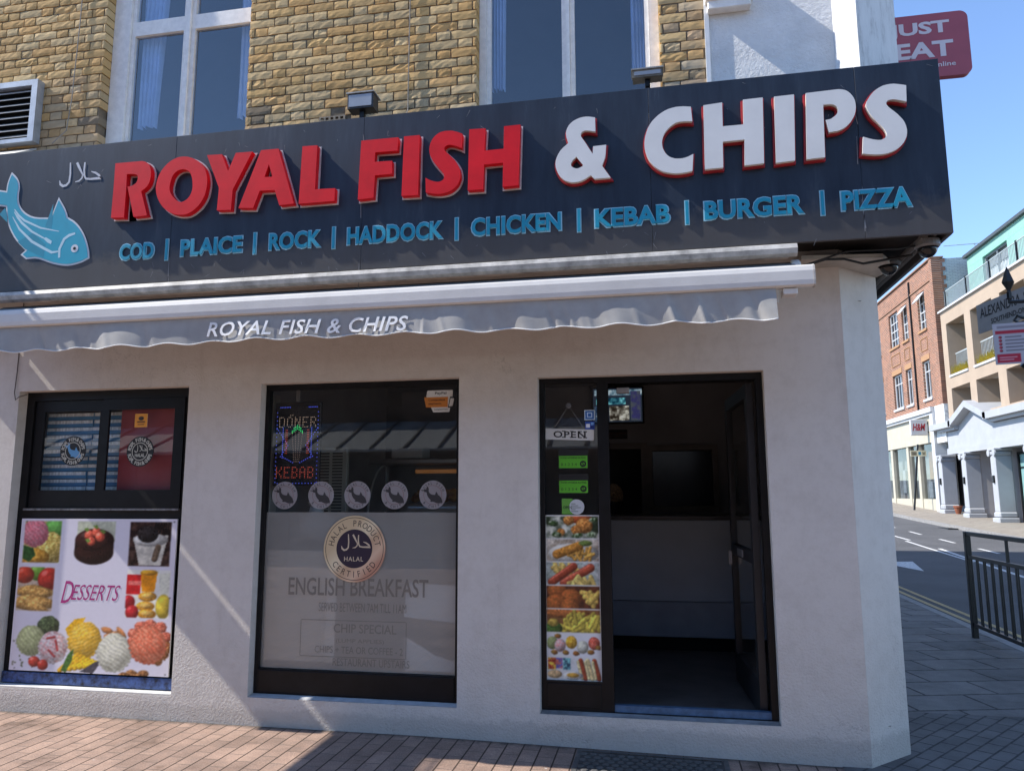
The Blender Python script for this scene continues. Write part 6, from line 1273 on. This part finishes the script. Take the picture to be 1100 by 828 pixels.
part('sign_box', MB().bbox(12.60,13.38,35.5,35.68,4.48,5.27,.02), m_far_white, hm); part('bracket', MB().box(13.381,13.435,35.56,35.62,4.6,4.66).box(13.381,13.435,35.56,35.62,5.05,5.11), m_dark, hm)
part('lettering', text('H&M',12.68,4.70,0.60,0.36,35.498,0.03,0.002,0.25), M('dark_red_letter', (0.30,0.008,0.02), 0.5, 0.1), hm)
sp2 = thing('street_name_post', (12.8,36,0.78), 'thin dark street post leaning in front of the cream shopfront with small plates', 'sign post')
part('post', MB().tube([(12.62,36,0.74),(13.02,36,4.05)], 0.05, 8), m_rail, sp2)
pl = Print(30,12,1.2,(226,214,176)); pl.rect(2,2,12,10,(120,110,90),.6,3); pl.rect(15,3,20,9,(40,130,160)); pl.rect(22,3,28,9,(150,140,110),.5,3)
part('direction_plate', pl.build(12.62,13.36,3.45,3.74,35.92,0.03), m_print_dull, sp2)

# beige flats above the white colonnade
bf = thing('beige_flats', (17,25,0.5), 'beige block of flats with square recessed balconies and a mint green top floor', 'building')
m_beige = M('beige_render', (0.37,0.285,0.21), 0.8, 0.07, 1.5, 0.1, 60)
bal = [(27.50,29.62),(30.27,32.37),(24.7,26.78),(21.9,24.0),(19.1,21.2),(16.3,18.4),(13.5,15.6)]
part('front_grid', wall_x((11,32.95,4.95,10.06), [(a,b,c,d) for a, b in bal for c, d in ((5.02,6.38),(7.0,9.42))], XB, 0.5), m_beige, bf)
for a, b in bal: part('balcony_side_wall', MB().box(XB+.501,XB+1.7,b,b+.10,5.0,9.9), m_beige, bf)
part('balcony_floor', MB().box(XB+.501,XB+1.8,11,32.95,6.42,6.95).box(XB+.501,XB+1.8,11,32.95,9.45,10.0), M('pale_soffit', (0.5,0.48,0.44), 0.8, 0.1), bf)
part('balcony_back_wall', MB().box(XB+1.7,XB+1.9,11,32.95,4.9,9.9), brick_mat('green_grey_brick', (0.13,0.16,0.15), (0.10,0.13,0.12), (0.2,0.22,0.21), 0.24, 0.08, 0.01, axes='yz', bmp=0.2), bf)
ed = MB(); ed.box(XB-.10,XB+.55,11,33.0,10.061,10.15); part('parapet_cap', ed, m_far_white, bf)
se = MB()
for a, b in bal: se.box(XB-.05,XB+.45,a,b,6.90,6.998)
part('balcony_sill', se, m_far_white, bf)
m_brail = M('pale_rail', (0.36,0.40,0.41), 0.5, 0.1)
for a, b in bal:
    r_ = MB(); r_.box(XB+.30,XB+.34,a+.001,b-.001,7.98,8.03)
    for k in range(16): y = a+.06+k*(b-a-.12)/15; r_.box(XB+.31,XB+.33,y-.012,y+.012,7.0,7.979)
    part('balcony_rail', r_, m_brail, bf)
    g_ = MB(); rr = random.Random(int(a*10))
    for k in range(260):
        y = rr.uniform(a+.05,b-.1); x = XB+rr.uniform(.03,.26); h = rr.uniform(.2,.5); dx, dy = rr.uniform(-.12,.12), rr.uniform(-.14,.14)
        g_.add([(x-.02,y,7.0),(x+.02,y+.015,7.0),(x+dx,y+dy,7.0+h)], [(0,1,2)])
    solo('balcony_planting', g_, M('dry_grass_%d' % int(a*10), (0.62,0.52,0.10), 0.8, 0.3, 20), {27.5:'yellow green balcony grasses in the opening behind the red and white board',30.27:'yellow green balcony grasses in the opening nearest the brick building'}.get(a, 'yellow green grasses in the balcony edge %s' % {24.7:'just right of the red and white board',21.9:'two openings beyond the board',19.1:'three openings beyond the board',16.3:'four openings beyond the board',13.5:'at the near end of the block'}.get(a)), 'balcony plants', 'grasses planted on the balcony edges', fix=False)
    w_ = part('balcony_door', frame_x(MB(), a+.2, b-.2, 7.05, 9.2, XB+1.62, 0.07, 1), m_far_dark, bf); 
# set back top floor
m_mint = brick_mat('mint_panels', (0.23,0.42,0.35), (0.215,0.40,0.34), (0.15,0.42,0.34), 0.8, 0.4, 0.008, axes='yz', bmp=0.1, var=0.05)
tw = [(28.45,30.85),(24.4,26.9),(20.3,22.8),(16.2,18.7)]
part('top_floor_wall', wall_x((11,32.5,10.16,12.58), [(a,b,10.2,12.10) for a, b in tw], 14.7, 0.3), m_mint, bf)
part('top_floor_end', MB().box(15.001,19,32.3,32.499,10.16,12.58), m_mint, bf); part('top_roof_edge', MB().box(14.55,20,10.9,32.6,12.581,12.72), M('dark_roof_edge', (0.05,0.06,0.065), 0.6, 0.1), bf)
for a, b in tw:
    f = MB(); frame_x(f, a, b, 10.2, 12.10, 14.80, 0.08, 1, (), 0.07, 0.09); w_ = part('terrace_window', f, M('grey_window_%d' % int(a*10), (0.15,0.17,0.18), 0.5, 0.1), bf)
    part('blind', MB().quad((14.93,a,11.55),(14.93,b,11.55),(14.93,b,12.1),(14.93,a,12.1)), M('blind_%d' % int(a*10), (0.16,0.18,0.19), 0.7, 0.1), w_, fix=False)
    cu_ = MB(); n = 40
    for j in (0, 1):
        for i in range(n+1): cu_.v.append((15.0+0.05*math.sin(i*1.9), a+(b-a)*i/n, 10.2+1.9*j))
    cu_.f = [(i,i+1,n+2+i,n+1+i) for i in range(n)]; part('curtain', cu_, M('net_curtain_%d' % int(a*10), (0.42,0.46,0.46), 0.8, 0.1), w_, fix=False, smooth=True)
tr_ = MB(); tr_.box(XB+.16,XB+.20,11,32.7,11.03,11.06)
for k in range(190): y = 11.1+k*0.1145; tr_.box(XB+.17,XB+.19,y-.009,y+.009,10.151,11.029)
part('terrace_rail', tr_, m_brail, bf)
for y in (32.6,30.2,27.8,25.4): part('terrace_rail_post', MB().box(XB+.14,XB+.22,y-.035,y+.035,10.151,11.10), m_dark, bf)
part('roof_rail', MB().tube([(XB+.6,33.5,13.55),(XB+9,33.5,13.75)], 0.02, 6).tube([(XB+2.0,33.5,12.9),(XB+2.0,33.5,13.6)], 0.02, 6).tube([(XB+5,33.5,12.9),(XB+5,33.5,13.65)], 0.02, 6), m_brail, bb_)

# white classical colonnade at street level
pc = thing('white_colonnade', (14,25,0.5), 'white classical shopfront with square columns and a small pediment below the flats', 'building')
m_wc = M('white_stucco', (0.35,0.362,0.385), 0.65, 0.06, 2, 0.1, 40)
pi = 30.03
part('entablature', MB().box(XB-.12,XB+.45,11,33.2,3.38,3.66).box(XB-.05,XB+.45,11,33.2,3.661,4.42), m_wc, pc)
part('cornice', MB().box(XB-.42,XB+.45,11,28.3,4.58,4.86).box(XB-.24,XB+.45,11,28.3,4.45,4.579).box(XB-.42,XB+.45,31.8,34.4,4.58,4.86).box(XB-.24,XB+.45,31.8,33.9,4.45,4.579), m_wc, pc)
pedi = [(28.2,4.42),(31.9,4.42),(31.9,4.62),(pi,5.30),(28.2,4.62)]
pm_ = MB(); n = len(pedi); pm_.v = [(XB-.05,y,z_) for y, z_ in pedi]+[(XB+.45,y,z_) for y, z_ in pedi]; pm_.f = [tuple(range(n)),tuple(range(n,2*n))[::-1]]+[(i,n+i,n+(i+1) % n,(i+1) % n) for i in range(n)]
part('pediment', pm_, m_wc, pc)
for s_ in (-1, 1):
    e_ = pi+s_*2.0; q = [(e_,4.55),(pi,5.28),(pi,5.56),(e_,4.83)]
    m = MB(); m.v = [(XB-.42,y,z_) for y, z_ in q]+[(XB+.85,y,z_) for y, z_ in q]; m.f = [(0,1,2,3),(7,6,5,4),(0,4,5,1),(1,5,6,2),(2,6,7,3),(3,7,4,0)]; part('raking_cornice', m, m_wc, pc)
lr = MB(); 
for k in range(6): y0_ = pi-1.9+k*0.33; z_ = 4.87+k*0.115; lr.add([(XB-.35,y0_,z_),(XB+2,y0_,z_),(XB+2,y0_+.30,z_+.104),(XB-.35,y0_+.30,z_+.104)], [(0,1,2,3)])
part('lead_roof', lr, M('grey_lead', (0.34,0.34,0.31), 0.6, 0.15), pc, fix=False)
for i, y in enumerate((33.75,30.95,28.0,24.9,21.8,18.7)):
    b0 = rise(y)-0.05
    cl_ = part('column', MB().bbox(XB-.30,XB+.30,y-.225,y+.225,b0+.45,3.08,.02), m_wc, pc)
    part('column_base', MB().bbox(XB-.38,XB+.36,y-.32,y+.32,b0,b0+.22,.03).bbox(XB-.34,XB+.33,y-.275,y+.275,b0+.221,b0+.449,.05), m_wc, cl_)
    cp = MB(); cp.bbox(XB-.36,XB+.34,y-.31,y+.31,3.28,3.379,.02).bbox(XB-.33,XB+.32,y-.26,y+.26,3.081,3.279,.05)
    for s_ in (-1, 1): cp.lathe([(0.02,-.37),(0.13,-.36),(0.13,-.30),(0.02,-.29)], (XB,y+s_*0.24,3.19), 14, 'x')
    part('capital', cp, m_wc, cl_)
    part('wall_lamp', MB().bbox(XB-.36,XB-.301,y-.06,y+.06,2.0,2.3,.01), m_dark, cl_)
for y in (30.9, 27.95, 24.85, 21.75): part('porch_side_wall', MB().box(XB+.301,XB+2.4,y-.15,y+.20,0.3,3.379), M('porch_stucco_%d' % int(y), (0.38,0.37,0.375), 0.7, 0.08, 2), pc)
part('porch_back_wall', MB().box(XB+2.4,XB+2.6,11,33.7,0.3,3.379), m_wc, pc)
part('porch_ceiling', MB().box(XB+.46,XB+2.4,11,33.7,3.38,3.5), m_wc, pc)
pd = part('panelled_door', MB().box(XB+0.9,XB+1.0,31.15,33.4,0.4,3.379), M('slate_blue_door', (0.10,0.12,0.15), 0.5, 0.2, 4), pc)
part('door_bars', MB().box(XB+.86,XB+.899,32.0,32.06,0.6,3.2).box(XB+.86,XB+.899,32.6,32.66,0.6,3.2).box(XB+.86,XB+.899,31.5,31.56,0.6,3.2), m_dark, pd)
sg = part('shop_screen', MB().box(XB+.5,XB+.6,25.2,27.6,0.95,3.1), M('pale_teal_glass', (0.22,0.40,0.40), 0.2, 0.2, 1.5), pc)
part('screen_frame', frame_x(MB(), 25.15,27.65,0.5,3.2, XB+.44, 0.10, 0, (2.6,0.97), 0.055), m_dark, sg)
part('screen_ring', MB().tube([(XB+.49,26.5+.42*math.cos(k*math.pi/9),1.75+.42*math.sin(k*math.pi/9)) for k in range(3,16)], 0.05, 6), M('teal_letter', (0.03,0.14,0.18), 0.5, 0.1), sg)
solo('terracotta_pot', MB().lathe([(0.10,0),(0.17,0.30),(0.20,0.31),(0.20,0.38),(0.15,0.38),(0.13,0.30)], (XB+.1,33.1,rise(33)), 14), M('terracotta', (0.22,0.07,0.035), 0.8, 0.2), 'small terracotta pot by the panelled door between the white columns', 'pot')
part('attic_strip', MB().box(XB-.10,XB+.33,33.2,34.40,4.0,5.79), M('peeling_white_render', (0.60,0.61,0.60), 0.8, 0.3, 6), pc)

# across the main street: seen only mirrored in the shop glass
ob = thing('opposite_shops', (-6,-15,0), 'dark brick shops with a grey standing seam canopy, mirrored in the shop windows', 'building')
YO = -13.0
part('front_wall', MB().box(-26,9,YO-8,YO,0,8.5), brick_mat('dark_brown_brick', (0.15,0.085,0.055), (0.11,0.065,0.045), (0.10,0.08,0.065), 0.225, 0.075, 0.01, axes='xz', bmp=0.2), ob)
cn = MB(); cn.add([(-26,YO+.01,3.450),(9,YO+.01,3.450),(9,YO+1.9,2.650),(-26,YO+1.9,2.650),(-26,YO+.01,3.390),(9,YO+.01,3.390),(9,YO+1.9,2.590),(-26,YO+1.9,2.590)], [(0,1,2,3),(4,7,6,5),(0,4,5,1),(1,5,6,2),(2,6,7,3),(3,7,4,0)])
part('canopy_roof', cn, M('zinc', (0.34,0.35,0.35), 0.55, 0.1, 2), ob)
sm_ = MB()
for k in range(42):
    x = -25.6+k*0.83; sm_.add([(x,YO+.02,3.451),(x+.05,YO+.02,3.451),(x+.05,YO+1.9,2.651),(x,YO+1.9,2.651),(x,YO+.02,3.500),(x+.05,YO+.02,3.500),(x+.05,YO+1.9,2.7),(x,YO+1.9,2.7)], [(0,3,2,1),(4,5,6,7),(0,1,5,4),(1,2,6,5),(2,3,7,6),(3,0,4,7)])
part('canopy_seams', sm_, M('zinc_dark', (0.10,0.10,0.10), 0.6, 0.1), ob)
for k in range(9): part('canopy_post', MB().box(-25+k*4.1,-24.9+k*4.1,YO+1.7,YO+1.8,0,2.59), m_dark, ob)
for k in range(8): part('shop_window', MB().box(-24.6+k*4.1,-21.4+k*4.1,YO+.001,YO+.05,0.5,2.5), m_far_dark, ob)
for k in range(8): part('upper_window', frame_x(MB(), 0,0,0,0,0) if False else MB().box(-23.9+k*4.1,-22.6+k*4.1,YO+.001,YO+.05,4.9,6.8), m_far_white, ob)
